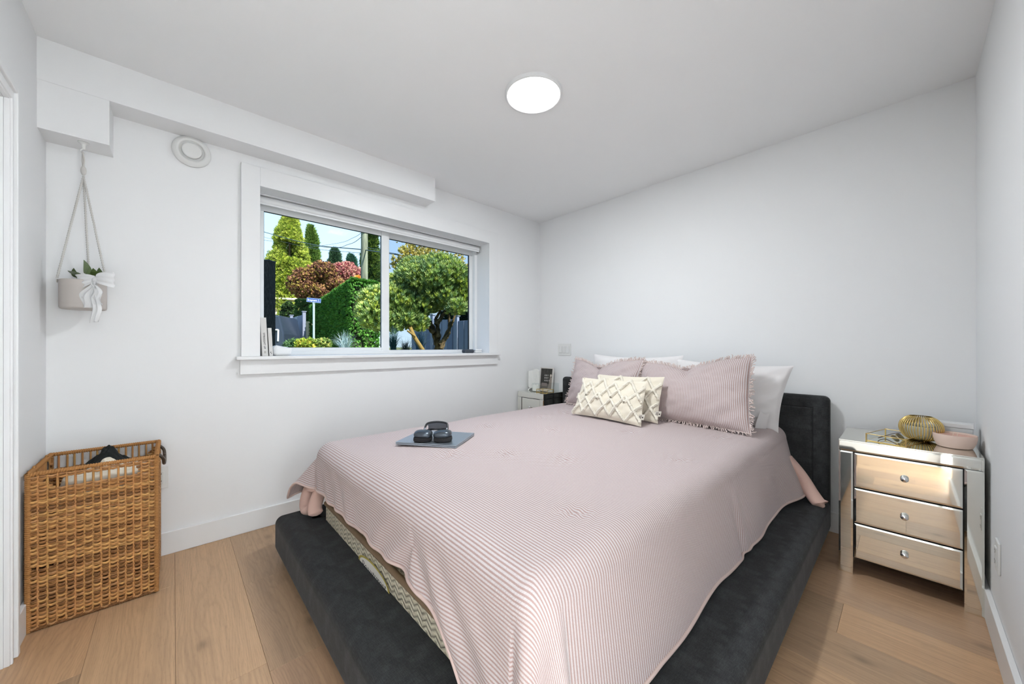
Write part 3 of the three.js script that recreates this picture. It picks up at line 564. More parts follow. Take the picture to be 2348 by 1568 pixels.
// things on the right nightstand
{
  const t = thing('glass_tray', 'gold-framed glass tray holding sunglasses on the right nightstand', 'tray', [2.652, NY, 0.345], -0.28);
  const a = 0.068, b = 0.108, hh = 0.034, r = 0.0017, K = [[-a, b], [a, b], [a, -b], [-a, -b]];
  part('frame', merge([...K.flatMap((p, i) => { const q = K[(i + 1) % 4]; return [rod(V(p[0], r, p[1]), V(q[0], r, q[1]), r, r, 6), rod(V(p[0], hh, p[1]), V(q[0], hh, q[1]), r, r, 6)]; })]), gold, t);
  K.forEach((p) => part('corner_post', slab(p[0] - 0.0022, p[0] + 0.0022, 0, hh + 0.002, p[1] - 0.0022, p[1] + 0.0022), gold, t));
  K.forEach((p, i) => { const q = K[(i + 1) % 4]; part('glass_side', slab(Math.min(p[0], q[0]) - 0.0004, Math.max(p[0], q[0]) + 0.0004, 0.003, hh - 0.001, Math.min(p[1], q[1]) - 0.0004, Math.max(p[1], q[1]) + 0.0004), glass, t); });
  part('mirror_base', slab(-a, a, 0.0008, 0.0028, -b, b), mirror, t);
  const g = thing('sunglasses', 'dark-lensed sunglasses with thin gold rims lying in the glass tray', 'sunglasses', [2.652, NY + 0.004, 0.35], -0.24);
  const lensM = P(new THREE.Color().setRGB(0.02, 0.022, 0.02), 0.06, { clearcoat: 1 }), rim = M(srgb(214, 196, 160), 0.25, { metalness: 1 });
  for (const s of [-1, 1]) {
    const sh = [], pts = []; for (let i = 0; i < 28; i++) { const t2 = i / 28 * 2 * Math.PI, cs = Math.cos(t2), sn = Math.sin(t2), q = Math.pow(Math.pow(Math.abs(cs), 2.8) + Math.pow(Math.abs(sn), 2.8), -1 / 2.8); pts.push([0, 0.020 + sn * q * 0.0165, s * 0.034 + cs * q * 0.027]); sh.push(new THREE.Vector2(cs * q * 0.0265, sn * q * 0.016)); }
    const tilt = (gm) => gm.translate(0, -0.004, 0).rotateZ(0.75).translate(0.02, 0.004, 0);
    part('lens', tilt(new THREE.ExtrudeGeometry(new THREE.Shape(sh), { depth: 0.0012, bevelEnabled: false }).rotateY(Math.PI / 2).translate(0, 0.02, s * 0.034)), lensM, g);
    part('rim', tilt(tube(pts, 0.0011, 60, 6, true)), rim, g);
    part('temple', tube([[0.004, 0.03, s * 0.062], [-0.02, 0.022, s * 0.063], [-0.045, 0.008, s * 0.05], [-0.052, 0.005, s * 0.0]], 0.0016, 24, 6), M(srgb(70, 46, 34), 0.3), g);
  }
  part('bridge', tube([[0.004, 0.026, -0.008], [0.002, 0.029, 0], [0.004, 0.026, 0.008]], 0.0012, 10, 6), rim, g);
}
{
  const v = thing('wire_candle_holder', 'round gold wire candle holder with a pale cup inside', 'candle holder', [2.737, NY, 0.232]);
  const prof = [[0.026, 0.002], [0.052, 0.012], [0.068, 0.034], [0.074, 0.06], [0.069, 0.086], [0.054, 0.106], [0.038, 0.116]];
  const wire = tube(prof.map(([x, y]) => [x, y, 0]), 0.0023, 26, 6);
  for (let k = 0; k < 44; k++) part('wire', wire, gold, v).rotation.y = k / 44 * 2 * Math.PI;
  part('base_ring', new THREE.TorusGeometry(0.028, 0.0024, 8, 40).rotateX(Math.PI / 2).translate(0, 0.0024, 0), gold, v);
  part('glass_cup', lathe([[0, 0.004], [0.03, 0.004], [0.05, 0.02], [0.056, 0.045], [0.05, 0.07], [0.046, 0.074], [0.05, 0.045], [0.045, 0.022], [0, 0.01]], 36), P(srgb(240, 240, 226), 0.35, { transmission: 0.3, thickness: 0 }), v);
  const c = thing('pink_candle', 'wide pale pink bowl candle on the right nightstand', 'candle', [2.838, NY, 0.30]);
  c.scale.set(0.84, 1, 0.84);
  part('bowl', lathe([[0, 0.001], [0.058, 0.001], [0.064, 0.004], [0.074, 0.024], [0.0785, 0.045], [0.0785, 0.058], [0.0775, 0.06], [0.0745, 0.059], [0.0735, 0.05], [0, 0.05]], 56), M(srgb(232, 205, 190), 0.55), c);
  part('wax', lathe([[0, 0.0515], [0.05, 0.0515], [0.0735, 0.0525], [0.0735, 0.05], [0, 0.05]], 40), P(srgb(226, 178, 160), 0.5), c);
  part('wick', merge([rod(V(-0.006, 0.051, 0), V(-0.004, 0.066, 0.002), 0.0011, 0.001, 5), rod(V(0.008, 0.051, 0.004), V(0.011, 0.067, 0.003), 0.0011, 0.001, 5)]), M(srgb(238, 226, 208), 0.9), c);
  const b = thing('gift_box', 'small white lidded box behind the pink candle', 'box', [2.846, NY, 0.168], -0.08);
  part('box_body', slab(-0.055, 0.055, 0, 0.074, -0.035, 0.035, 0.002), M(srgb(222, 222, 222), 0.45), b);
  part('lid', slab(-0.0575, 0.0575, 0.0745, 0.094, -0.0375, 0.0375, 0.002), M(srgb(232, 232, 232), 0.45), b);
}
// things on the left nightstand
{
  const printTex = canvasTex(192, 256, (g, w, h) => {
    g.fillStyle = '#3c3a36'; g.fillRect(0, 0, w, h);
    const R = rng(3); for (let i = 0; i < 60; i++) { const k = 40 + R() * 60; g.fillStyle = `rgb(${k},${k - 2},${k - 8})`; g.fillRect(R() * w, R() * 70, 3, 30 + R() * 40); }
    g.fillStyle = '#6d6963'; g.fillRect(0, 190, w, 66); g.fillStyle = '#8a807c'; g.fillRect(20, 180, 90, 40);
    g.fillStyle = '#9c9188'; g.beginPath(); g.moveTo(150, 96); g.lineTo(186, 110); g.lineTo(192, 256); g.lineTo(120, 256); g.lineTo(140, 170); g.closePath(); g.fill();
    g.fillStyle = '#cfc6b8'; g.beginPath(); g.arc(163, 84, 16, 0, 7); g.fill();
    g.fillStyle = '#f4f2ee'; g.font = 'bold 25px sans-serif'; g.textAlign = 'center';
    [['A', 'B', 'Y', ''], ['B', 'B', 'Y', ''], ['A', 'B', 'E', 'Y']].forEach((row, j) => row.forEach((ch, i) => g.fillText(ch, 70 + i * 24, 94 + j * 32)));
  });
  const f = thing('picture_frame', 'white-framed dark print with rows of white letters leaning at the wall', 'picture frame', [0.163, NYL, 0.085], 0);
  const lean = (m) => { m.rotation.x = -0.1; return m; };
  lean(part('frame', merge([slab(-0.088, 0.088, 0, 0.01, -0.008, 0.008), slab(-0.088, 0.088, 0.222, 0.232, -0.008, 0.008), slab(-0.088, -0.08, 0.01, 0.222, -0.008, 0.008), slab(0.08, 0.088, 0.01, 0.222, -0.008, 0.008)]), M(srgb(226, 222, 216), 0.5), f));
  lean(part('print', panel(V(0, 0.116, 0.0005), V(1, 0, 0), V(0, 1, 0), 0.162, 0.214), M(0xffffff, 0.4, { map: printTex }), f));
  lean(part('backing', slab(-0.08, 0.08, 0.01, 0.222, -0.007, -0.001), M(srgb(120, 100, 80), 0.9), f));
  const leaf = (w, h) => { const s = new THREE.Shape(), r = Math.min(w, h) * 0.22; s.moveTo(-w / 2 + r, 0); s.lineTo(w / 2 - r, 0); s.quadraticCurveTo(w / 2, 0, w / 2, r); s.lineTo(w / 2, h - r); s.quadraticCurveTo(w / 2 - r * 0.2, h - r * 0.3, w / 2 - r, h - r * 0.2); s.quadraticCurveTo(0, h + 0.01, -w / 2 + r, h - r * 0.2); s.quadraticCurveTo(-w / 2, h, -w / 2, h - r); s.lineTo(-w / 2, r); s.quadraticCurveTo(-w / 2, 0, -w / 2 + r, 0); return new THREE.ExtrudeGeometry(s, { depth: 0.012, bevelEnabled: true, bevelSize: 0.003, bevelThickness: 0.003, bevelSegments: 3 }); };
  const m = thing('folding_mirror', 'white embossed folding tabletop mirror with two arched leaves', 'mirror', [0.085, NYL + 0.028, 0.175], 0.35);
  const porcelain = M(srgb(236, 236, 232), 0.35);
  part('leaf', leaf(0.075, 0.17).rotateY(0.75).translate(-0.028, 0, 0.0), porcelain, m);
  part('leaf', leaf(0.075, 0.185).rotateY(-0.35).translate(0.03, 0, 0.004), porcelain, m);
  part('embossing', merge([0.05, 0.085, 0.12].map((y, i) => new THREE.TorusGeometry(0.016 - 0.003 * i, 0.0016, 6, 24).rotateY(-0.35).translate(0.033 - 0.004, y, 0.021))), porcelain, m);
  part('foot', merge([tube([[-0.055, -0.026, 0.03], [-0.04, -0.006, 0.012], [-0.01, 0.002, 0.005]], 0.006, 14, 8), tube([[0.055, -0.026, 0.03], [0.03, -0.006, 0.012], [-0.01, 0.002, 0.005]], 0.006, 14, 8), tube([[0, -0.026, -0.04], [0, -0.006, -0.01], [0, 0.002, 0.0]], 0.006, 14, 8)]), porcelain, m);
  const c = thing('jar_candle', 'small white candle in a clear glass jar on the far nightstand', 'candle', [0.165, NYL, 0.235]);
  part('jar', lathe([[0, 0.001], [0.037, 0.001], [0.039, 0.006], [0.039, 0.082], [0.0375, 0.082], [0.037, 0.008], [0, 0.004]], 36), glass, c);
  part('wax', new THREE.CylinderGeometry(0.036, 0.036, 0.058, 32).translate(0, 0.036, 0), P(srgb(240, 238, 232), 0.6), c);
  part('wick', rod(V(0, 0.064, 0), V(0.002, 0.076, 0.001), 0.001, 0.0009, 5), black, c);
  const t = thing('jewellery_tray', 'low gold-edged glass jewellery tray at the front of the far nightstand', 'tray', [0.288, NYL, 0.235]);
  part('frame', merge([0.003, 0.03].flatMap((y) => [[-0.07, 0.045, 0.07, 0.045], [0.07, 0.045, 0.07, -0.045], [0.07, -0.045, -0.07, -0.045], [-0.07, -0.045, -0.07, 0.045]].map(([a, b, cc, d]) => rod(V(a, y, b), V(cc, y, d), 0.0022, 0.0022, 6)))), gold, t);
  part('base', slab(-0.07, 0.07, 0.001, 0.004, -0.045, 0.045), mirror, t);
  for (const [i, k] of [[-1, 1], [1, 1], [1, -1], [-1, -1]]) part('corner_post', slab(i * 0.07 - 0.002, i * 0.07 + 0.002, 0, 0.032, k * 0.045 - 0.002, k * 0.045 + 0.002), gold, t);
  const b = thing('acrylic_box', 'clear acrylic box standing behind the jewellery tray', 'box', [0.31, NYL, 0.135]);
  for (const s of [-1, 1]) { part('side', slab(s * 0.044 - 0.0015, s * 0.044 + 0.0015, 0.003, 0.085, -0.03, 0.03), glass, b); part('side', slab(-0.044, 0.044, 0.003, 0.085, s * 0.03 - 0.0015, s * 0.03 + 0.0015), glass, b); }
  part('base', slab(-0.045, 0.045, 0, 0.003, -0.031, 0.031), glass, b);
  part('lid', slab(-0.047, 0.047, 0.085, 0.089, -0.033, 0.033), glass, b);
}

// ------------------------------------------------------------------ wicker hamper with clothes
{
  const X0 = 0.024, X1 = 0.385, Z0 = 2.957, Z1 = 3.312, HT = 0.612, R = rng(21);
  const bk = thing('laundry_basket', 'tall square woven seagrass laundry basket with brown leather handles, full of clothes', 'laundry basket', [0, 0, 0]);
  const strandMat = M(0xffffff, 0.85, { vertexColors: true });
  const tones = [[176, 124, 72], [190, 138, 82], [150, 102, 56], [202, 152, 92], [136, 92, 52], [178, 130, 84]].map((c) => srgb(...c));
  const colored = (g, c) => { g = raw(g); g.deleteAttribute('uv'); const n = g.attributes.position.count, a = new Float32Array(n * 3); for (let i = 0; i < n; i++) { a[i * 3] = c.r; a[i * 3 + 1] = c.g; a[i * 3 + 2] = c.b; } g.setAttribute('color', new THREE.BufferAttribute(a, 3)); return g; };
  const faces = [
    { o: V(X1, 0, Z1), e: V(0, 0, -1), n: V(1, 0, 0), L: Z1 - Z0, front: true }, { o: V(X0, 0, Z0), e: V(0, 0, 1), n: V(-1, 0, 0), L: Z1 - Z0 },
    { o: V(X1, 0, Z0), e: V(-1, 0, 0), n: V(0, 0, -1), L: X1 - X0 }, { o: V(X0, 0, Z1), e: V(1, 0, 0), n: V(0, 0, 1), L: X1 - X0 }];
  const ROW = 0.0077;
  for (const f of faces) {
    const ns = 15, pitch = f.L / ns, pos = [], col = [], idx = [], c = new THREE.Color();
    const at = (s, y, n) => f.o.clone().addScaledVector(f.e, s).addScaledVector(f.n, n).setY(y);
    for (let k = 1; k < ns; k++) {
      const st = part('stake', raw(rod(at(k * pitch, 0.006, 0), at(k * pitch + (R() - 0.5) * 0.004, HT - 0.008, 0), 0.0042, 0.0038, 7)), M(srgb(186 + R() * 14, 134 + R() * 12, 82), 0.7), bk);
      st.material.name = 'stake';
    }
    const rows = Math.floor((HT - 0.018) / ROW);
    for (let r = 0; r < rows; r++) {
      const y = 0.012 + r * ROW;
      let a = 0, b = f.L;
      if (y > 0.548) {                                      // open band under the rim; the weave climbs to the rim at one end
        const t = (y - 0.548) / 0.04;
        if (f.front) { a = 0; b = f.L * (0.2 - 0.12 * t); if (y > 0.585) { b = f.L; } } else { a = f.L * 0.02; b = f.L * (0.14 - 0.1 * t); }
      }
      const gap = f.front && r === 30;
      const spans = y > 0.548 && y < 0.586 && f.front ? [[a, b], [f.L * (0.82 + 0.05 * R()), f.L]] : gap ? [[pitch * 2.7, f.L]] : [[a, b]];
      for (const [s0, s1] of spans) {
        if (s1 - s0 < 0.01) continue;
        const step = pitch / 5, n = Math.max(2, Math.round((s1 - s0) / step)), base = tones[Math.floor(R() * tones.length)], ph = (r % 2) * Math.PI, jit = (R() - 0.5) * 0.0022, ph2 = R() * 9;
        const first = pos.length / 3, RAD = 5, rr = 0.0046 + R() * 0.0007;
        for (let i = 0; i <= n; i++) {
          const s = lerp(s0, s1, i / n), w = Math.sin(s / pitch * Math.PI + ph) * 0.0046, yy = y + jit + 0.0009 * Math.sin(s * 60 + ph2) + 0.0012 * Math.cos(s / pitch * Math.PI * 2), bright = 0.75 + 0.5 * vnoise(s * 160 + r * 13.7, r * 3.1);
          c.copy(base).multiplyScalar(bright);
          for (let q = 0; q < RAD; q++) { const t = q / RAD * 2 * Math.PI + s * 90, p = at(s, yy + Math.sin(t) * rr, w + Math.cos(t) * rr * 0.8); pos.push(p.x, p.y, p.z); col.push(c.r, c.g, c.b); }
        }
        for (let i = 0; i < n; i++) for (let q = 0; q < RAD; q++) { const A = first + i * RAD + q, B = first + i * RAD + (q + 1) % RAD; idx.push(A, B, A + RAD, B, B + RAD, A + RAD); }
      }
    }
    const g = new THREE.BufferGeometry(); g.setAttribute('position', new THREE.Float32BufferAttribute(pos, 3)); g.setAttribute('color', new THREE.Float32BufferAttribute(col, 3)); g.setIndex(idx); g.computeVertexNormals();
    stuffMesh('woven_strands', g, strandMat, bk);
  }
  const rope = (a, b, r, tone) => {                          // wrapped rope: a tube whose surface winds round it
    const L = a.distanceTo(b), n = Math.round(L / 0.0016), rad = 12, d = b.clone().sub(a).normalize(), u = Math.abs(d.y) > 0.9 ? V(1, 0, 0) : V(0, 1, 0), v = d.clone().cross(u).normalize();
    u.copy(v).cross(d);
    return part('wrapped_rim', grid(rad, n, (p, q) => { const t = p * 2 * Math.PI, rr = r * (1 + 0.16 * Math.sin(t + q * L / 0.0075 * 2 * Math.PI)); return a.clone().lerp(b, q).addScaledVector(u, Math.cos(t) * rr).addScaledVector(v, Math.sin(t) * rr).toArray(); }), M(srgb(...tone), 0.8), bk);
  };
  const C = [V(X1, HT, Z1), V(X1, HT, Z0), V(X0, HT, Z0), V(X0, HT, Z1)];
  C.forEach((p, i) => rope(p, C[(i + 1) % 4], 0.0082, [172, 120, 66]));
  C.forEach((p) => rope(V(p.x, 0.004, p.z), V(p.x, HT + 0.004, p.z), 0.0088, [168, 118, 64]));
  C.forEach((p, i) => rope(V(p.x, 0.008, p.z), C[(i + 1) % 4].clone().setY(0.008), 0.0065, [120, 78, 40]));
  part('bottom', slab(X0 + 0.01, X1 - 0.01, 0.01, 0.018, Z0 + 0.01, Z1 - 0.01), M(srgb(120, 84, 46), 0.9), bk);
  for (const s of [-1, 1]) {                                // leather strap handles on the two sides
    const z = s < 0 ? Z0 - 0.016 : Z1 - 0.002, dz = s < 0 ? -1 : 0.4;
    part('handle', tube([[0.10, HT - 0.004, s < 0 ? Z0 : Z1 + 0.004], [0.10, HT - 0.03, z + dz * 0.004], [0.12, HT - 0.06, z + dz * 0.008], [0.2, HT - 0.072, z + dz * 0.009], [0.28, HT - 0.06, z + dz * 0.008], [0.3, HT - 0.03, z + dz * 0.004], [0.3, HT - 0.004, s < 0 ? Z0 : Z1 + 0.004]], 0.0065, 48, 8), M(srgb(70, 56, 44), 0.5), bk, 'dark brown leather strap handle');
    for (const x of [0.10, 0.3]) part('handle_loop', new THREE.TorusGeometry(0.012, 0.0045, 8, 24).translate(x, HT, s < 0 ? Z0 : Z1), M(srgb(166, 116, 62), 0.8), bk);
  }
  // clothes: heaped cloth filling the top of the hamper
  const heap = (cx, cz, rx, rz, y0, hh, seed, sharp = 1.3) => grid(56, 56, (u, v) => {
    const t = u * 2 * Math.PI, r = v, x = Math.cos(t) * r, z = Math.sin(t) * r, n = fbm(x * 2.2 + seed, z * 2.2 - seed, 4) - 0.45, ridge = Math.abs(fbm(x * 4 + seed * 2, z * 4, 3) - 0.5);
    return [cx + x * rx * (1 + 0.15 * n), y0 + hh * Math.pow(Math.max(0, 1 - r), 1 / sharp) * (0.85 + 0.5 * n) + 0.05 * n * (1 - r) - 0.05 * ridge * (1 - r * 0.6) - (r > 0.92 ? (r - 0.92) * 0.5 : 0), cz + z * rz * (1 + 0.15 * n)];
  });
  const cloth = (name, label, cat, geo, mat) => { const o = tag(part(name, geo, mat), label, cat); return o; };
  cloth('bed_sheet', 'grey-white crumpled sheet filling the wicker laundry basket below the other clothes', 'sheet', heap(0.205, 3.135, 0.155, 0.155, 0.47, 0.07, 5, 0.9), P(srgb(206, 200, 186), 1, { side: THREE.DoubleSide }));
  cloth('white_shirt', 'white shirt heaped along the front rim of the laundry basket', 'shirt', heap(0.27, 3.11, 0.085, 0.145, 0.522, 0.082, 13, 2.4), P(srgb(236, 226, 208), 1, { side: THREE.DoubleSide }));
  cloth('black_top', 'black garment heaped to a peak on top of the laundry basket', 'clothing', heap(0.17, 3.12, 0.11, 0.115, 0.545, 0.122, 2, 1.0), P(new THREE.Color().setRGB(0.012, 0.014, 0.014), 1, { side: THREE.DoubleSide }));
}

// ------------------------------------------------------------------ hanging planter in the corner
{
  const PX = 0.105, PZ = 3.205, KY = 1.94;
  const hk = thing('ceiling_hook', 'small white screw-in hook under the bulkhead in the left corner', 'hook', [PX, 2.05, PZ]);
  part('base_plate', lathe([[0, 0], [0.018, 0], [0.018, -0.0025], [0.011, -0.005], [0.007, -0.012], [0.0055, -0.03], [0, -0.031]], 32), white, hk);
  part('hook', tube([[0, -0.028, 0], [0, -0.036, 0.008], [0, -0.045, 0.006], [0, -0.047, -0.003], [0, -0.042, -0.008]], 0.0026, 20, 8), white, hk);
  const pl = thing('hanging_planter', 'pale grey-beige round pot hung by three cream cords in the left corner', 'planter', [PX, 0, PZ]);
  const pot = M(srgb(196, 188, 182), 0.5);
  const y0 = 1.278, y1 = 1.41, r = 0.0735;
  part('pot', lathe([[0, y0], [r - 0.008, y0], [r - 0.002, y0 + 0.003], [r, y0 + 0.01], [r, y1 - 0.003], [r - 0.003, y1], [r - 0.006, y1 - 0.003], [r - 0.006, y0 + 0.02], [0, y0 + 0.02]], 56), pot, pl);
  part('soil', lathe([[0, y1 - 0.022], [r - 0.006, y1 - 0.026], [r - 0.006, y1 - 0.04], [0, y1 - 0.04]], 32), M(srgb(60, 46, 36), 1), pl);
  const cordM = P(srgb(206, 203, 198), 0.95), twist = (a, b, rr) => { const L = a.distanceTo(b), n = Math.round(L / 0.003), d = b.clone().sub(a).normalize(), u = V(1, 0, 0).cross(d).normalize(), v = d.clone().cross(u); return grid(8, n, (p, q) => { const t = p * 2 * Math.PI, k = rr * (1 + 0.28 * Math.sin(2 * t + q * L / 0.011 * 2 * Math.PI)); return a.clone().lerp(b, q).addScaledVector(u, Math.cos(t) * k).addScaledVector(v, Math.sin(t) * k).toArray(); }); };
  const knot = V(0, KY - 0.045, 0);
  for (const t of [2.4, 4.2, 0.35]) {
    const e = V(Math.sin(t) * (r + 0.003), y1 + 0.004, Math.cos(t) * (r + 0.003));
    if (t === 2.4) { e.set(0.02, y1 + 0.004, -r); } else if (t === 0.35) e.set(0.012, y1 + 0.004, r + 0.002); else e.set(-r, y1 + 0.004, -0.01);
    part('cord', twist(knot, e, 0.0036), cordM, pl);
    part('ring', new THREE.TorusGeometry(0.007, 0.0018, 8, 20).translate(e.x, e.y - 0.012, e.z), M(srgb(190, 184, 176), 0.4), pl);
  }
  part('knot', merge([new THREE.SphereGeometry(0.0105, 16, 12).scale(0.9, 2.1, 0.9).translate(0, KY - 0.02, 0), tube([[0, KY, 0], [-0.006, KY + 0.03, 0.004], [-0.004, 2.005, 0.002], [0.004, 2.002, 0.002], [0.006, KY + 0.03, -0.002], [0, KY, 0]], 0.0032, 30, 6)]), cordM, pl);
  const plant = thing('trailing_plant', 'small dark green heart-leaved plant in the hanging pot', 'plant', [PX, y1 - 0.03, PZ]);
  const leafShape = new THREE.Shape(); leafShape.moveTo(0, 0); leafShape.bezierCurveTo(-0.035, -0.018, -0.045, 0.03, 0, 0.075); leafShape.bezierCurveTo(0.045, 0.03, 0.035, -0.018, 0, 0);
  const lg = new THREE.ExtrudeGeometry(leafShape, { depth: 0.0006, bevelEnabled: false, curveSegments: 10 });
  { const p = lg.attributes.position; for (let i = 0; i < p.count; i++) p.setZ(i, p.getZ(i) + 0.25 * Math.abs(p.getX(i)) - 3 * p.getY(i) * p.getY(i)); lg.computeVertexNormals(); }
  const lm = [P(srgb(58, 78, 30), 0.45, { side: THREE.DoubleSide }), P(srgb(84, 102, 60), 0.45, { side: THREE.DoubleSide }), P(srgb(70, 92, 34), 0.45, { side: THREE.DoubleSide })];
  const stemsM = M(srgb(90, 100, 50), 0.6);
  for (const [x, y, z, ry, rx, s, k] of [[0.035, 0.05, 0.018, 2.2, -0.9, 0.66, 0], [0.045, 0.062, -0.012, 2.7, 0.1, 0.8, 1], [0.0, 0.058, -0.03, 0.2, 0.5, 0.7, 2], [0.045, 0.048, -0.048, 1.2, 0.9, 0.62, 2], [0.03, 0.055, -0.062, 0.9, 0.6, 0.55, 1], [-0.03, 0.05, 0.02, -0.6, 0.6, 0.6, 0], [-0.02, 0.06, -0.01, 3.9, 0.3, 0.6, 2]]) {
    const l = part('leaf', lg, lm[k], plant); l.position.set(x, y, z); l.rotation.set(rx, ry, 0, 'YXZ'); l.scale.setScalar(s);
    part('leaf_stem', tube([[x * 0.3, 0, z * 0.3], [x * 0.8, y * 0.6, z * 0.8], [x, y, z]], 0.0014, 12, 5), stemsM, plant);
  }
  const bow = thing('ribbon_bow', 'white chiffon ribbon bow tied to the front of the hanging pot', 'bow', [PX + 0.078, y1 + 0.004, PZ - 0.047], 1.05);
  const sheer = P(srgb(244, 244, 244), 0.9, { transmission: 0.18, thickness: 0, side: THREE.DoubleSide });
  const loop = (s) => grid(36, 12, (u, v) => { const t = u * 2 * Math.PI, w = 0.012 + 0.03 * Math.sin(u * Math.PI), ll = 0.066; const x = s * ll * (1 - Math.cos(t)) / 2, y = (v - 0.5) * w * 1.7 + 0.012 * Math.sin(u * Math.PI) - 0.012 * s * 0 - 0.006 * (1 - Math.cos(t)), z = 0.016 * Math.sin(t) + 0.004 * Math.sin(v * 18 + u * 4) * Math.sin(u * Math.PI); return [x, y, z]; });
  part('loop', loop(1), sheer, bow); part('loop', loop(-1).rotateZ(0.3), sheer, bow);
  part('knot', new THREE.SphereGeometry(0.012, 18, 14).scale(0.9, 1, 0.8).translate(0, -0.004, 0.006), sheer, bow);
  const tail = (dx, L, w0, w1, ph) => grid(10, 40, (u, v) => { const w = lerp(w0, w1, smooth(v, 0, 0.5)) * (v > 0.9 ? 1 - (v - 0.9) * 3 * Math.abs(u - 0.2) : 1); return [dx * Math.sin(v * 1.6) + (u - 0.5) * w + 0.006 * Math.sin(v * 9 + ph), -0.01 - L * v + (v > 0.98 ? 0.01 * u : 0), 0.01 + 0.006 * Math.sin(u * 12 + v * 5 + ph) + 0.012 * Math.sin(v * 2.5)]; });
  part('tail', tail(-0.018, 0.125, 0.014, 0.05, 0), sheer, bow); part('tail', tail(0.012, 0.19, 0.012, 0.032, 2), sheer, bow); part('tail', tail(0.024, 0.11, 0.012, 0.03, 4), sheer, bow);
}

// ------------------------------------------------------------------ things on the window sill
{
  const spine = (draw) => canvasTex(96, 640, (g, w, h) => { g.fillStyle = '#dcdad6'; g.fillRect(0, 0, w, h); draw(g, w, h); });
  const book = (label, z, t, hh, dd, tex, lean) => {
    const b = thing('book', label, 'book', [-0.006, YA, z], 0); b.rotation.x = lean;
    const cov = M(srgb(222, 220, 215), 0.5);
    part('cover', merge([slab(-dd, 0, 0, hh, -t / 2, -t / 2 + 0.002, 0.0008, 1), slab(-dd, 0, 0, hh, t / 2 - 0.002, t / 2, 0.0008, 1), slab(-0.0025, 0, 0, hh, -t / 2, t / 2, 0.0008, 1)]), cov, b);
    part('pages', slab(-dd + 0.003, -0.002, 0.003, hh - 0.003, -t / 2 + 0.002, t / 2 - 0.002), M(srgb(232, 228, 216), 0.9), b);
    part('spine_print', panel(V(0.0004, hh / 2, 0), V(0, 0, -1), V(0, 1, 0), t * 0.94, hh * 0.98), M(0xffffff, 0.5, { map: tex }), b);
  };
  const down = (g, txt, font, x, y, col) => { g.save(); g.translate(x, y); g.rotate(Math.PI / 2); g.font = font; g.fillStyle = col; g.textBaseline = 'middle'; g.fillText(txt, 0, 0); g.restore(); };
  book('taller white book at the left end of the window sill, dark title on its spine', 2.483, 0.032, 0.238, 0.15, spine((g) => { down(g, 'STRAIGHT UP', 'bold 44px sans-serif', 46, 250, '#333333'); g.fillStyle = '#b8b5ae'; g.fillRect(30, 560, 34, 40); }), 0.05);
  book('shorter white book beside the taller one on the window sill', 2.452, 0.02, 0.175, 0.13, spine((g) => { g.fillStyle = '#a6a196'; for (let i = 0; i < 14; i++) { g.fillRect(34, 120 + i * 22, 26, 3); g.fillRect(34 + (i % 3) * 6, 120 + i * 22, 4, 14); } g.fillStyle = '#3a3835'; g.beginPath(); g.ellipse(40, 560, 10, 18, 0.6, 0, 7); g.fill(); g.beginPath(); g.ellipse(58, 590, 8, 14, -0.4, 0, 7); g.fill(); }), 0.05);
  const c = thing('folded_cloth', 'folded white cloth beside the books on the window sill', 'cloth', [-0.075, YA, 2.383]);
  part('cloth', mergeVertices(new RoundedBoxGeometry(0.10, 0.058, 0.105, 12, 0.02), 1e-5), P(srgb(240, 240, 240), 0.95), c);
  { const g = c.children[0].geometry, p = g.attributes.position; for (let i = 0; i < p.count; i++) { const x = p.getX(i), y = p.getY(i), z = p.getZ(i), n = fbm(x * 30 + 7, z * 30 + y * 22, 3) - 0.45; p.setXYZ(i, x * (1 + 0.14 * n), y + 0.029 + (y > 0 ? 0.016 * n + 0.006 * Math.sin(z * 60) : 0), z * (1 + 0.16 * n)); } g.deleteAttribute('uv'); g.computeVertexNormals(); }
  const d = thing('speaker', 'small dark grey rounded speaker at the right end of the window sill', 'speaker', [-0.09, YA, 0.885]);
  part('body', new RoundedBoxGeometry(0.06, 0.034, 0.105, 5, 0.012).translate(0, 0.0175, 0), M(srgb(66, 72, 80), 0.75), d);
  part('foot', slab(-0.024, 0.024, 0, 0.003, -0.045, 0.045, 0.001), black, d);
  const w = thing('white_case', 'small white rounded case beside the dark speaker on the sill', 'case', [-0.085, YA, 0.782]);
  part('case_bottom', new RoundedBoxGeometry(0.055, 0.02, 0.08, 5, 0.009).translate(0, 0.01, 0), M(srgb(232, 232, 232), 0.3), w);
  part('case_lid', new RoundedBoxGeometry(0.055, 0.018, 0.08, 5, 0.008).translate(0, 0.028, 0), M(srgb(236, 236, 236), 0.3), w);
}

// ------------------------------------------------------------------ outside the window
const GROUND = 1.0;
struct('ground', slab(-90, -0.22, 0.3, GROUND, -90, 40), M(srgb(96, 104, 62), 1));
const leafM = (more = {}) => P(0xffffff, 0.75, { side: THREE.DoubleSide, transmission: 0.28, thickness: 0, specularIntensity: 0.3, ...more });
function blade(L, w, bend = 0.15) { const g = new THREE.BufferGeometry(); g.setAttribute('position', new THREE.Float32BufferAttribute([0, 0, 0, -w, L * 0.45, -bend * L * 0.25, w, L * 0.45, -bend * L * 0.25, 0, L, -bend * L, 0, L * 0.45, -bend * L * 0.12], 3)); g.setIndex([0, 4, 1, 0, 2, 4, 1, 4, 3, 4, 2, 3]); return g.toNonIndexed(); }
function burst(n, L, w, spread, bend, seed) {               // a tuft: blades fanned out from one point
  const R = rng(seed), out = [];
  for (let i = 0; i < n; i++) out.push(blade(L * (0.75 + 0.5 * R()), w, bend).rotateX(spread * (0.55 + 0.6 * R())).rotateY(i / n * 2 * Math.PI + R()));
  const g = mergeGeometries(out); g.computeVertexNormals(); return g;
}
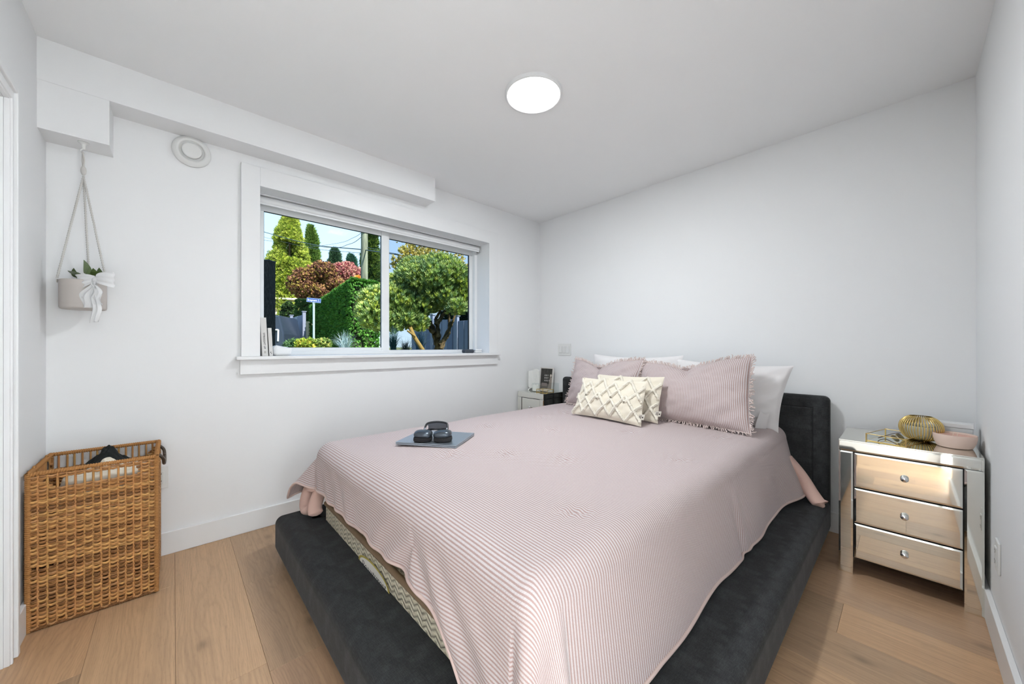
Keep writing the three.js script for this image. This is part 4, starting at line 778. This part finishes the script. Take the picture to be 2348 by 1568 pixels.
const tuftConifer = burst(7, 1, 0.13, 0.9, 0.35, 1), tuftLeaf = burst(7, 1, 0.24, 1.0, 0.2, 2), whorl = burst(9, 1, 0.15, 1.15, 0.3, 3);
function foliage(parent, name, geo, count, seed, place, colors, mat = leafM()) {
  const R = rng(seed), im = new THREE.InstancedMesh(geo, mat, count), m = new THREE.Matrix4(), q = new THREE.Quaternion(), e = new THREE.Euler(), s = V(1, 1, 1), c = new THREE.Color();
  for (let i = 0; i < count; i++) {
    const { p, size, dir } = place(R, i);
    if (dir) q.setFromUnitVectors(V(0, 1, 0), dir.normalize()); else { e.set((R() - 0.5) * 2.4, R() * 6.28, (R() - 0.5) * 2.4); q.setFromEuler(e); }
    s.setScalar(size * (0.7 + 0.6 * R())); m.compose(p, q, s); im.setMatrixAt(i, m);
    const k = R(), a = colors[Math.floor(R() * colors.length)], v = 0.8 + 0.4 * k;
    im.setColorAt(i, c.copy(a).multiplyScalar(v));
  }
  im.name = numbered(parent, name); im.userData.kind = 'stuff'; shadows(im); parent.add(im); return im;
}
const cols = (...a) => a.map((c) => srgb(...c));
const inBall = (R, thin = 0.35) => { const t = R() * 6.283, z = R() * 2 - 1, k = Math.sqrt(1 - z * z), r = Math.pow(R(), thin); return V(Math.cos(t) * k * r, z * r, Math.sin(t) * k * r); };
const bark = M(srgb(92, 78, 62), 0.95);
function conifer(name, label, cat, px, pyTop, d, hwPx, pyBot, count, colors, size, seed, group) {
  const foot = out(px, 795.5, d).setY(GROUND), top = out(px, pyTop, d).y, bot = out(px, pyBot, d).y, rr = hwPx / FOC * d;
  const t = thing(name, label, cat, foot.toArray(), 0, group), h = top - GROUND, b = Math.max(0.3, bot - GROUND), R0 = rng(seed + 99), lobes = [];
  for (let i = 0; i < 150; i++) { const v = Math.pow(R0(), 0.9), a = R0() * 6.283; lobes.push([v, a, 0.5 + 0.5 * R0()]); }
  part('trunk', rod(V(0, 0, 0), V(0, h * 0.97, 0), 0.012 * h + 0.06, 0.02, 8), bark, t);
  foliage(t, 'foliage', tuftConifer, count, seed, (R) => {
    const [v, a, k] = lobes[Math.floor(R() * lobes.length)], y = b + (h - b) * clamp(v + (R() - 0.5) * 0.1, 0, 1), vv = (y - b) / (h - b);
    const env = rr * Math.pow(1 - vv, 0.62) * (vv < 0.06 ? vv / 0.06 : 1) + 0.04 * rr, ang = a + (R() - 0.5) * 1.1, r = env * (0.35 + 0.65 * k) * Math.pow(R(), 0.35);
    return { p: V(Math.cos(ang) * r, y - 0.12 * r, Math.sin(ang) * r), size: size, dir: V(Math.cos(ang) * 0.9, 0.25 + 0.5 * vv + (R() - 0.5) * 0.7, Math.sin(ang) * 0.9 + (R() - 0.5) * 0.5) };
  }, colors);
  return t;
}
conifer('cedar_tree', 'large yellow-green cedar filling the left of the window', 'tree', 664, 484, 24, 78, 772, 26000, cols([176, 188, 84], [150, 168, 70], [196, 204, 108], [120, 142, 60]), 0.15, 71);
conifer('fir_tree', 'slender pointed fir rising just right of the cedar top', 'tree', 714, 522, 34, 34, 760, 5000, cols([112, 140, 66], [92, 122, 58]), 0.3, 72);
conifer('fir_tree', 'tall narrow fir standing behind the utility pole', 'tree', 849, 500, 27, 30, 720, 6500, cols([110, 134, 60], [60, 88, 44], [48, 74, 40]), 0.24, 73);
conifer('fir_tree', 'small distant dark fir above the red-leaved tree', 'tree', 768, 574, 44, 26, 700, 2200, cols([70, 100, 74], [60, 90, 70]), 0.4, 74);
conifer('fir_tree', 'low distant blue-green fir left of the utility pole', 'tree', 806, 588, 46, 24, 700, 2000, cols([60, 100, 84], [70, 112, 92]), 0.4, 75);
function roundTree(name, label, cat, px, pyC, d, rxPx, ryPx, count, colors, geo, size, seed, more = {}) {
  const c = out(px, pyC, d), foot = c.clone().setY(GROUND), t = thing(name, label, cat, foot.toArray(), 0, more.group), rx = rxPx / FOC * d, ry = ryPx / FOC * d, cy = c.y - GROUND, R = rng(seed + 5);
  const blobs = []; for (let i = 0; i < (more.blobs ?? 16); i++) { const p = inBall(R, 0.3); blobs.push([p.x * rx * 0.75, cy + p.y * ry * 0.75, p.z * rx * 0.75, 0.30 + 0.22 * R()]); }
  const tr = []; tr.push(rod(V(0, 0, 0), V(0, cy - ry * 0.4, 0), 0.03 * cy, 0.02 * cy, 8)); for (const b of blobs.slice(0, 9)) tr.push(rod(V(0, cy - ry * 0.6, 0), V(b[0], b[1], b[2]), 0.012 * cy, 0.005, 5));
  part('trunk', merge(tr), more.bark ?? bark, t);
  foliage(t, 'foliage', geo, count, seed, (Rr) => { const b = blobs[Math.floor(Rr() * blobs.length)], p = inBall(Rr, 0.33); return { p: V(b[0] + p.x * rx * b[3], b[1] + p.y * ry * b[3], b[2] + p.z * rx * b[3]), size, dir: more.droop ? V(p.x + (Rr() - 0.5) * 0.8, p.y * 0.5 - 0.1 + Rr() * 0.4, p.z + (Rr() - 0.5) * 0.8) : undefined }; }, colors);
  return t;
}
roundTree('plum_tree', 'spreading brown-purple leaved tree behind the street sign', 'tree', 738, 655, 19, 64, 46, 12000, cols([122, 86, 70], [150, 110, 84], [166, 130, 88], [98, 66, 58], [150, 132, 70]), tuftLeaf, 0.11, 81);
roundTree('plum_tree', 'pinkish-red leaved tree top left of the utility pole', 'tree', 790, 628, 22, 44, 40, 9000, cols([170, 112, 116], [186, 136, 128], [138, 66, 74], [196, 156, 140]), tuftLeaf, 0.12, 82);
roundTree('maple_shrub', 'small orange autumn shrub peeking left of the utility pole', 'shrub', 822, 648, 17, 13, 15, 900, cols([226, 150, 56], [214, 170, 80]), tuftLeaf, 0.14, 83, { blobs: 6 });
roundTree('holly_shrub', 'dark round shrub in front of the pale house, above the fence', 'shrub', 664, 714, 17.5, 19, 21, 2200, cols([44, 70, 40], [70, 100, 50], [36, 54, 36]), tuftLeaf, 0.11, 84, { blobs: 9 });
// hedges
function hedge(label, pxA, pyA, pxB, pyB, d, dB, thick, count, colors, size, seed) {
  const a = out(pxA, pyA, d), b = out(pxB, pyB, dB), t = thing('hedge', label, 'hedge', [a.x, GROUND, a.z]), L = V(b.x - a.x, 0, b.z - a.z), n = L.clone().normalize().cross(V(0, 1, 0)), ha = a.y - GROUND, hb = b.y - GROUND;
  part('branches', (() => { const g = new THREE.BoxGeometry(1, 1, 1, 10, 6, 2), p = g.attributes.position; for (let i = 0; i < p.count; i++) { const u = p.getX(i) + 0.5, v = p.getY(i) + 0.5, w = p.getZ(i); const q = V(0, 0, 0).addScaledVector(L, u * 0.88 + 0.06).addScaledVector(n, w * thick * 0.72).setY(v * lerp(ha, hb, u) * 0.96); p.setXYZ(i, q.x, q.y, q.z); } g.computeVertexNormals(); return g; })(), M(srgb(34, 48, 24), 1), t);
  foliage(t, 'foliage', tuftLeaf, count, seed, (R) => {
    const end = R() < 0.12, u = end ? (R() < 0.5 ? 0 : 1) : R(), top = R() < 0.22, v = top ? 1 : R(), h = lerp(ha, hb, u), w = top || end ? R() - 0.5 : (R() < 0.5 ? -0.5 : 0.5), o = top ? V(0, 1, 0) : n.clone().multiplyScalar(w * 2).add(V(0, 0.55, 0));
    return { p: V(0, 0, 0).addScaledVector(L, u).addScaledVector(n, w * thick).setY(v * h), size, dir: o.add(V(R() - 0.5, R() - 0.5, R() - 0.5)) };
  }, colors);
}
hedge('tall bright green hedge sloping down behind the ornamental grass', 838, 645, 742, 706, 11.5, 13.2, 0.9, 9000, cols([92, 150, 66], [74, 128, 56], [112, 166, 78]), 0.075, 91);
hedge('darker clipped hedge behind the street sign post', 752, 694, 702, 691, 16, 16.6, 1.0, 4500, cols([84, 118, 62], [100, 134, 70], [70, 104, 58]), 0.085, 92);
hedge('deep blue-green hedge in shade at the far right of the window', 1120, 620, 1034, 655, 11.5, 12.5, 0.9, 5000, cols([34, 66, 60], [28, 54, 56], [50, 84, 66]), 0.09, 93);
// board fences, each board its own
function fence(label, pxA, pyA, dA, pxB, pyB, dB, n, tones, seed, posts) {
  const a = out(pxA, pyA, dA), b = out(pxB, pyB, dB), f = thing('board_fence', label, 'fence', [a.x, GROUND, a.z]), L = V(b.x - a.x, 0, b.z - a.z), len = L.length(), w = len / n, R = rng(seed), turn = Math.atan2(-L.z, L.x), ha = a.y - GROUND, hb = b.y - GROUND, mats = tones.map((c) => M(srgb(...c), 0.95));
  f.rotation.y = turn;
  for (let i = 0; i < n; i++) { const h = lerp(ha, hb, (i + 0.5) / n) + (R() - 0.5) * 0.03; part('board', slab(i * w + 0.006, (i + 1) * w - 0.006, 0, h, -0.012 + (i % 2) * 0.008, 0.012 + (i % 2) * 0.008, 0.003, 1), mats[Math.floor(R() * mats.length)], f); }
  for (const y of [0.25, 0.85]) part('rail', slab(0, len, y * Math.min(ha, hb) - 0.04, y * Math.min(ha, hb) + 0.04, -0.06, -0.014, 0.003, 1), mats[0], f);
  for (const u of posts) { const h = lerp(ha, hb, u) + 0.1; part('post', merge([slab(u * len - 0.05, u * len + 0.05, 0, h, -0.05, 0.05, 0.004, 1), slab(u * len - 0.07, u * len + 0.07, h, h + 0.03, -0.07, 0.07, 0.006, 1)]), mats[mats.length - 1], f); }
}
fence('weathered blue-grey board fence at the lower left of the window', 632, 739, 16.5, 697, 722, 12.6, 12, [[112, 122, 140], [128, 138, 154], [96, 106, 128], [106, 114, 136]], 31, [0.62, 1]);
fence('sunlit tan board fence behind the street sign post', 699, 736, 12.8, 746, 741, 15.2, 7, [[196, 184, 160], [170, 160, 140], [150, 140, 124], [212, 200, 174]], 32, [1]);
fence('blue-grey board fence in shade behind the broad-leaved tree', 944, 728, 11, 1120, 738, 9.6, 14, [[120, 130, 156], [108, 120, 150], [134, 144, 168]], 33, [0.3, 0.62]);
{ // pale house beyond the fence
  const c = out(668, 795.5, 23), h = thing('house', 'pale sunlit house with white fascias beyond the fence', 'house', [c.x, GROUND, c.z], YAW + 0.35), wall = M(srgb(224, 206, 176), 0.9), wht = M(srgb(244, 238, 226), 0.8);
  part('wall', slab(-1.3, 1.6, 0, 2.2, -2.5, 0), wall, h);
  part('gable', (() => { const s = new THREE.Shape(); s.moveTo(-1.0, 2.0); s.lineTo(0.7, 2.0); s.lineTo(0.7, 3.05); s.lineTo(-0.95, 3.05); return new THREE.ExtrudeGeometry(s, { depth: 2, bevelEnabled: false }).translate(0, 0, -2.1); })(), M(srgb(238, 218, 196), 0.9), h);
  part('roof', slab(-1.15, 0.95, 3.05, 3.16, -2.3, 0.25, 0.01, 1), wht, h);
  part('roof', slab(-2.6, -0.7, -0.05, 0.1, -2.5, 0.4, 0.01, 1).rotateZ(0.2).translate(0.3, 2.35, 0), wht, h);
  part('roof', slab(-0.2, 1.4, -0.05, 0.12, -2.2, 0.4, 0.01, 1).rotateZ(-0.3).translate(0.9, 2.75, 0), wht, h);
  part('chimney', merge([slab(-0.42, -0.36, 3.16, 3.34, -1.2, -1), slab(-0.12, -0.06, 3.16, 3.34, -1.2, -1), slab(-0.42, -0.06, 3.34, 3.39, -1.2, -1)]), wht, h);
  for (const x of [-0.9, -0.1]) { const f = part('window', slab(x, x + 0.5, 1.2, 1.9, -0.01, 0.03), wht, h); part('glazing', slab(x + 0.05, x + 0.45, 1.25, 1.85, 0.03, 0.035), M(srgb(60, 70, 84), 0.1), f); }
  const c2 = out(752, 795.5, 31), h2 = thing('house', 'white house eave showing right of the street sign', 'house', [c2.x, GROUND, c2.z], YAW - 0.2);
  part('wall', slab(-2.0, 1.2, 0, 3.2, -2.5, 0), wall, h2); part('roof', slab(-2.3, 1.5, -0.06, 0.12, -2.8, 0.4, 0.01, 1).rotateZ(0.16).translate(0, 3.4, 0), wht, h2);
}
{ // parked car seen past the fence end
  const c = out(626, 795.5, 11), k = thing('parked_car', 'dark parked car with pale window trim at the lower left of the window', 'car', [c.x, GROUND - 0.5, c.z], YAW + 0.25), body = M(srgb(40, 50, 66), 0.25), pale = M(srgb(214, 226, 240), 0.3);
  const side = new THREE.Shape([[-2.1, 0.3], [-2.1, 0.85], [-1.6, 1.0], [-0.9, 1.5], [0.15, 1.52], [0.26, 1.0], [0.28, 0.3]].map((p) => new THREE.Vector2(...p)));
  part('body', new THREE.ExtrudeGeometry(side, { depth: 1.6, bevelEnabled: true, bevelSize: 0.04, bevelThickness: 0.04, bevelSegments: 2 }).translate(0, 0, -1.6), body, k);
  part('window', new THREE.ExtrudeGeometry(new THREE.Shape([[-1.35, 1.03], [-0.85, 1.44], [0.05, 1.45], [0.1, 1.03]].map((p) => new THREE.Vector2(...p))), { depth: 0.01, bevelEnabled: false }).translate(0, 0, 0.045), M(srgb(30, 36, 48), 0.08), k);
  part('window_trim', merge([poly([[-0.4, 1.46, 0.06], [0.0, 1.24, 0.06]], 0.035), poly([[-0.6, 1.12, 0.06], [0.16, 1.12, 0.06], [0.15, 0.78, 0.06]], 0.024)]), pale, k);
  for (const x of [-1.55, -0.15]) part('wheel', new THREE.CylinderGeometry(0.33, 0.33, 0.22, 28).rotateX(Math.PI / 2).translate(x, 0.33, -0.05), black, k);
}
{ // dark timber post close to the window
  const c = out(613.5, 795.5, 4.2), p = thing('timber_post', 'dark weathered square post close to the left edge of the window', 'post', [c.x, GROUND, c.z], YAW);
  const tex = dataTex(128, 256, (u, v) => { const n = fbm(u * 14, v * 40, 4), k = 24 + 60 * Math.pow(n, 2.2) + (vnoise(u * 60, v * 60) > 0.9 ? 40 : 0); return [k, k * 1.02, k * 1.02]; });
  part('shaft', slab(-0.056, 0.056, 0, out(613, 600, 4.2).y - GROUND, -0.056, 0.056, 0.004, 1), M(0xffffff, 0.95, { map: tex }), p);
  part('cap', slab(-0.062, 0.06, 0, 0.012, -0.06, 0.06, 0.004, 1).translate(0, out(613, 600, 4.2).y - GROUND, 0), M(srgb(50, 62, 70), 0.7), p);
}
{ // utility pole and wires
  const c = out(835.5, 795.5, 14), p = thing('utility_pole', 'grey-green wooden utility pole behind the window mullion', 'pole', [c.x, GROUND, c.z], 0);
  const tex = dataTex(64, 256, (u, v) => { const n = fbm(u * 10, v * 26, 3), k = 0.75 + 0.5 * (n - 0.4); return [128 * k, 138 * k, 122 * k]; });
  part('shaft', new THREE.CylinderGeometry(0.115, 0.132, 8, 20).translate(0, 4, 0), M(0xffffff, 0.95, { map: tex }), p);
  part('crossarm', slab(-0.9, 0.9, 6.6, 6.72, 0.1, 0.2), bark, p); part('insulator', new THREE.SphereGeometry(0.05, 10, 8).translate(0.13, 4.5, 0.05), M(srgb(120, 140, 140), 0.4), p);
  const wm = M(srgb(40, 62, 72), 0.6), wire = (pts, r, label) => { const w = pts.map(([x, y, d]) => out(x, y, d)); const mid = w[0].clone().lerp(w[w.length - 1], 0.5); const t = tag(part('overhead_wire', tube(w, r, 60, 5), wm), label, 'wire', 'overhead wires'); return t; };
  wire([[540, 513, 26], [700, 557, 20], [836, 573, 14], [1000, 598, 11], [1180, 630, 9]], 0.02, 'thickest overhead wire crossing both panes of the window');
  wire([[540, 527, 27], [700, 566, 21], [836, 581, 14.2]], 0.009, 'thin overhead wire just below the thickest one');
  wire([[560, 545, 30], [740, 566, 22], [800, 560, 18], [836, 538, 14]], 0.012, 'sagging overhead wire rising to the pole top, lower of two');
  wire([[640, 575, 34], [760, 560, 22], [810, 545, 17], [836, 527, 14]], 0.009, 'sagging overhead wire rising to the pole top, upper of two');
  wire([[836, 566, 14], [960, 592, 13.4], [1090, 612, 13]], 0.008, 'thin overhead wire in the right pane below the thickest one');
}
{ // street-name sign
  const d = 9.5, c = out(719.5, 795.5, d), s = thing('street_sign', 'blue street-name sign with white lettering on a thin galvanised post', 'sign', [c.x, GROUND, c.z], YAW - 0.12), yy = out(720, 688.5, d).y - GROUND;
  part('post', new THREE.CylinderGeometry(0.026, 0.026, yy - 0.05, 14).translate(0, (yy - 0.05) / 2, 0), M(srgb(166, 188, 192), 0.4, { metalness: 0.5 }), s);
  part('bracket', slab(-0.03, 0.03, yy - 0.09, yy - 0.045, -0.02, 0.02, 0.004), M(srgb(150, 160, 164), 0.4, { metalness: 0.6 }), s);
  const tex = canvasTex(512, 128, (g, w, h) => { g.fillStyle = '#bcd0f0'; g.fillRect(0, 0, w, h); g.fillStyle = '#2f4f9e'; g.fillRect(7, 7, w - 14, h - 14); g.fillStyle = '#eef4ff'; g.font = 'bold 84px sans-serif'; g.textBaseline = 'middle'; g.fillText('Draycott', 26, h / 2 + 2, 350); g.font = 'bold 40px sans-serif'; g.fillText('Rd', 404, h / 2 - 20); g.fillRect(400, 86, 82, 10); });
  const b = part('blade', slab(-0.2, 0.2, -0.055, 0.055, -0.003, 0.003, 0.002, 1), M(srgb(60, 92, 170), 0.5), s);
  b.position.y = yy; b.rotation.z = -0.1;
  part('lettering', panel(V(0, 0, 0.0036), V(1, 0, 0), V(0, 1, 0), 0.396, 0.106), M(0xffffff, 0.5, { map: tex }), b);
}
// broad-leaved tree close outside the right pane
{
  const d = 7.6, foot = out(1008, 808, d), t = thing('rhododendron_tree', 'large rounded broad-leaved evergreen tree filling the right pane', 'tree', [foot.x, GROUND, foot.z]);
  const rel = (px, py, dd = d) => out(px, py, dd).sub(V(foot.x, GROUND, foot.z));
  const barkTex = dataTex(128, 128, (u, v) => { const n = fbm(u * 16, v * 9, 4), k = 0.5 + 1.0 * (n - 0.3); return [132 * k, 112 * k, 76 * k]; });
  const bm = M(0xffffff, 0.95, { map: barkTex });
  const limb = (pts, r0, r1) => { const c = curve(pts), g = new THREE.TubeGeometry(c, 26, 1, 8), p = g.attributes.position; for (let i = 0; i < p.count; i++) { const k = Math.floor(i / 9) / 26, q = c.getPoint(k), r = lerp(r0, r1, k) * (1 + 0.18 * Math.sin(i * 2.3)); p.setXYZ(i, q.x + (p.getX(i) - q.x) * r, q.y + (p.getY(i) - q.y) * r, q.z + (p.getZ(i) - q.z) * r); } g.computeVertexNormals(); return g; };
  part('trunk', limb([rel(1006, 816), rel(1004, 790), rel(996, 762), rel(984, 738), rel(968, 715)], 0.085, 0.04), bm, t);
  for (const pts of [[[1006, 775], [1004, 752], [1000, 732], [1008, 715], [1014, 690]], [[1012, 800], [1022, 770], [1036, 742], [1046, 715]], [[1008, 790], [1028, 765], [1030, 735], [1024, 700]], [[996, 765], [978, 745], [962, 730], [940, 700]], [[1000, 745], [1012, 728], [1022, 712], [1030, 690]]]) part('branch', limb(pts.map(([x, y], i) => rel(x, y, d - 0.12 + 0.07 * i)), 0.05, 0.018), bm, t);
  const blobs = [[985, 640, 70, 40, 0], [935, 655, 48, 36, 0.1], [1035, 640, 46, 42, 0.1], [1010, 612, 50, 26, 0.3], [960, 618, 46, 26, 0.3], [1060, 665, 26, 40, 0.1], [905, 690, 40, 40, -0.3], [870, 690, 36, 30, -0.5], [858, 722, 34, 32, -0.6], [890, 740, 34, 26, -0.5], [925, 730, 36, 26, -0.3], [950, 700, 44, 30, -0.1], [1010, 680, 48, 26, 0], [1046, 706, 22, 18, -0.3], [985, 700, 30, 20, 0.1], [843, 690, 18, 22, -0.5], [962, 742, 18, 18, -0.3]];
  const wts = []; blobs.forEach((b, i) => { const n = Math.round(b[2] * b[3] / 120); for (let k = 0; k < n; k++) wts.push(i); });
  foliage(t, 'foliage', whorl, 9000, 61, (R) => {
    const b = blobs[wts[Math.floor(R() * wts.length)]], p = inBall(R, 0.3), c = rel(b[0], b[1], d + b[4]), sx = b[2] / FOC * d, sy = b[3] / FOC * d;
    return { p: V(c.x + p.x * sx, c.y + p.y * sy, c.z + p.z * sx), size: 0.078, dir: V(p.x + (R() - 0.5) * 0.5, p.y * 0.6 + 0.75, p.z + (R() - 0.5) * 0.5) };
  }, cols([158, 180, 104], [138, 166, 98], [176, 196, 118], [122, 152, 104], [188, 200, 100]), P(0xffffff, 0.45, { side: THREE.DoubleSide, transmission: 0.2, thickness: 0 }));
}
{ // second leaning stem
  const d = 6.9, f = out(972, 812, d), t = thing('leaning_stem', 'thick leaning mossy stem at the bottom of the right pane', 'tree trunk', [f.x, GROUND, f.z]);
  const rel = (px, py, dd) => out(px, py, dd).sub(V(f.x, GROUND, f.z));
  part('stem', merge([tube([rel(978, 815, d), rel(960, 788, d), rel(948, 768, d + 0.1), rel(938, 744, d + 0.3)], 0.04, 24, 8), tube([rel(952, 772, d), rel(942, 764, d - 0.1), rel(934, 758, d - 0.1)], 0.018, 12, 6)]), M(srgb(140, 116, 62), 0.95), t);
}
{ // thin yellowing tree behind it
  const d = 12.5, f = out(975, 795, d), t = thing('young_tree', 'sparse yellowing young tree above the broad-leaved tree', 'tree', [f.x, GROUND, f.z]), rel = (px, py, dd = d) => out(px, py, dd).sub(V(f.x, GROUND, f.z));
  const tips = [[905, 600], [925, 580], [945, 560], [966, 545], [990, 562], [1012, 575], [1035, 590], [1060, 590], [1068, 620], [915, 625], [1000, 600], [950, 600], [975, 575], [930, 560], [1045, 612]], br = [];
  br.push(rod(V(0, 0, 0), rel(972, 650), 0.07, 0.05, 8));
  const R = rng(17); const segs = tips.map(([x, y]) => { const a = rel(972 + (x - 972) * 0.15, 660), m = rel(972 + (x - 972) * 0.6, lerp(650, y, 0.5) + 6, d + (R() - 0.5)), e = rel(x, y, d + (R() - 0.5) * 1.6); br.push(tube([a, m, e], 0.012, 12, 5)); return [a, m, e]; });
  part('branches', merge(br), bark, t);
  foliage(t, 'foliage', tuftLeaf, 1700, 18, (Rr) => { const [a, m, e] = segs[Math.floor(Rr() * segs.length)], k = 0.35 + 0.7 * Rr(), p = k < 1 ? m.clone().lerp(e, (k - 0.3) / 0.7) : e.clone(); return { p: p.add(V(Rr() - 0.5, Rr() - 0.5, Rr() - 0.5).multiplyScalar(0.42)), size: 0.085 }; }, cols([196, 180, 92], [172, 166, 84], [208, 196, 120]));
}
// ornamental grasses and low planting
function grassClump(name, label, cat, px, d, n, L, w, spread, colors, seed, group) {
  const f = out(px, 795.5, d), t = thing(name, label, cat, [f.x, GROUND, f.z], 0, group), R = rng(seed), gs = [], cc = new THREE.Color();
  for (let i = 0; i < n; i++) {
    const a = R() * 6.283, sp = spread * (0.2 + R()), l = L * (0.6 + 0.6 * R()), base = V((R() - 0.5) * spread * 0.3, 0, (R() - 0.5) * spread * 0.3), dir = V(Math.cos(a), 0, Math.sin(a)), side = V(-dir.z, 0, dir.x);
    const g = grid(1, 6, (u, v) => base.clone().addScaledVector(dir, sp * v * v).addScaledVector(side, (u - 0.5) * w * (1 - v * 0.9)).add(V(0, l * (v - 0.38 * v * v * v * (sp / spread)), 0)).toArray());
    cc.copy(colors[Math.floor(R() * colors.length)]).multiplyScalar(0.8 + 0.4 * R());
    const r = raw(g); r.deleteAttribute('uv'); const ca = new Float32Array(r.attributes.position.count * 3); for (let k = 0; k < ca.length; k += 3) { ca[k] = cc.r; ca[k + 1] = cc.g; ca[k + 2] = cc.b; } r.setAttribute('color', new THREE.BufferAttribute(ca, 3)); gs.push(r);
  }
  stuffMesh('blades', mergeGeometries(gs), P(0xffffff, 0.7, { vertexColors: true, side: THREE.DoubleSide, transmission: 0.2, thickness: 0 }), t);
}
grassClump('ornamental_grass', 'pale blue-grey ornamental grass clump left of the utility pole', 'grass', 790, 6.6, 190, 0.40, 0.009, 0.42, cols([150, 176, 190], [120, 152, 160], [176, 196, 204]), 51);
grassClump('ornamental_grass', 'dense teal ornamental grass clump at the left of the right pane', 'grass', 902, 6.2, 260, 0.46, 0.009, 0.24, cols([60, 104, 110], [84, 130, 130], [50, 90, 92]), 52);
grassClump('ornamental_grass', 'spiky pale blue grass clump between the two trunks', 'grass', 962, 8.2, 160, 0.62, 0.012, 0.5, cols([120, 156, 190], [150, 180, 206], [90, 140, 140]), 53);
grassClump('ornamental_grass', 'low dark grass clump at the foot of the leaning stem', 'grass', 930, 6.0, 160, 0.26, 0.008, 0.3, cols([70, 74, 66], [96, 92, 78], [90, 110, 112]), 54);
for (const [px, d, label, c, seed] of [[702, 8.6, 'low yellow-green shrub under the street sign', cols([140, 160, 60], [110, 136, 54], [190, 180, 80]), 55], [736, 8.8, 'low leafy shrub right of the street sign post', cols([96, 124, 60], [120, 146, 76], [168, 172, 100]), 56], [676, 9.2, 'low dark green shrub left of the street sign', cols([62, 96, 66], [80, 112, 70]), 57]]) {
  const f = out(px, 795.5, d), t = thing('low_shrub', label, 'shrub', [f.x, GROUND, f.z]);
  part('stems', merge([0, 1, 2, 3, 4].map((i) => rod(V(0, 0, 0), V(Math.cos(i * 1.3) * 0.12, 0.2, Math.sin(i * 1.3) * 0.12), 0.008, 0.004, 5))), bark, t);
  foliage(t, 'foliage', tuftLeaf, 420, seed, (R) => { const p = inBall(R, 0.4); return { p: V(p.x * 0.24, 0.14 + p.y * 0.16, p.z * 0.24), size: 0.06 }; }, c);
}
renderer.render(scene, camera);
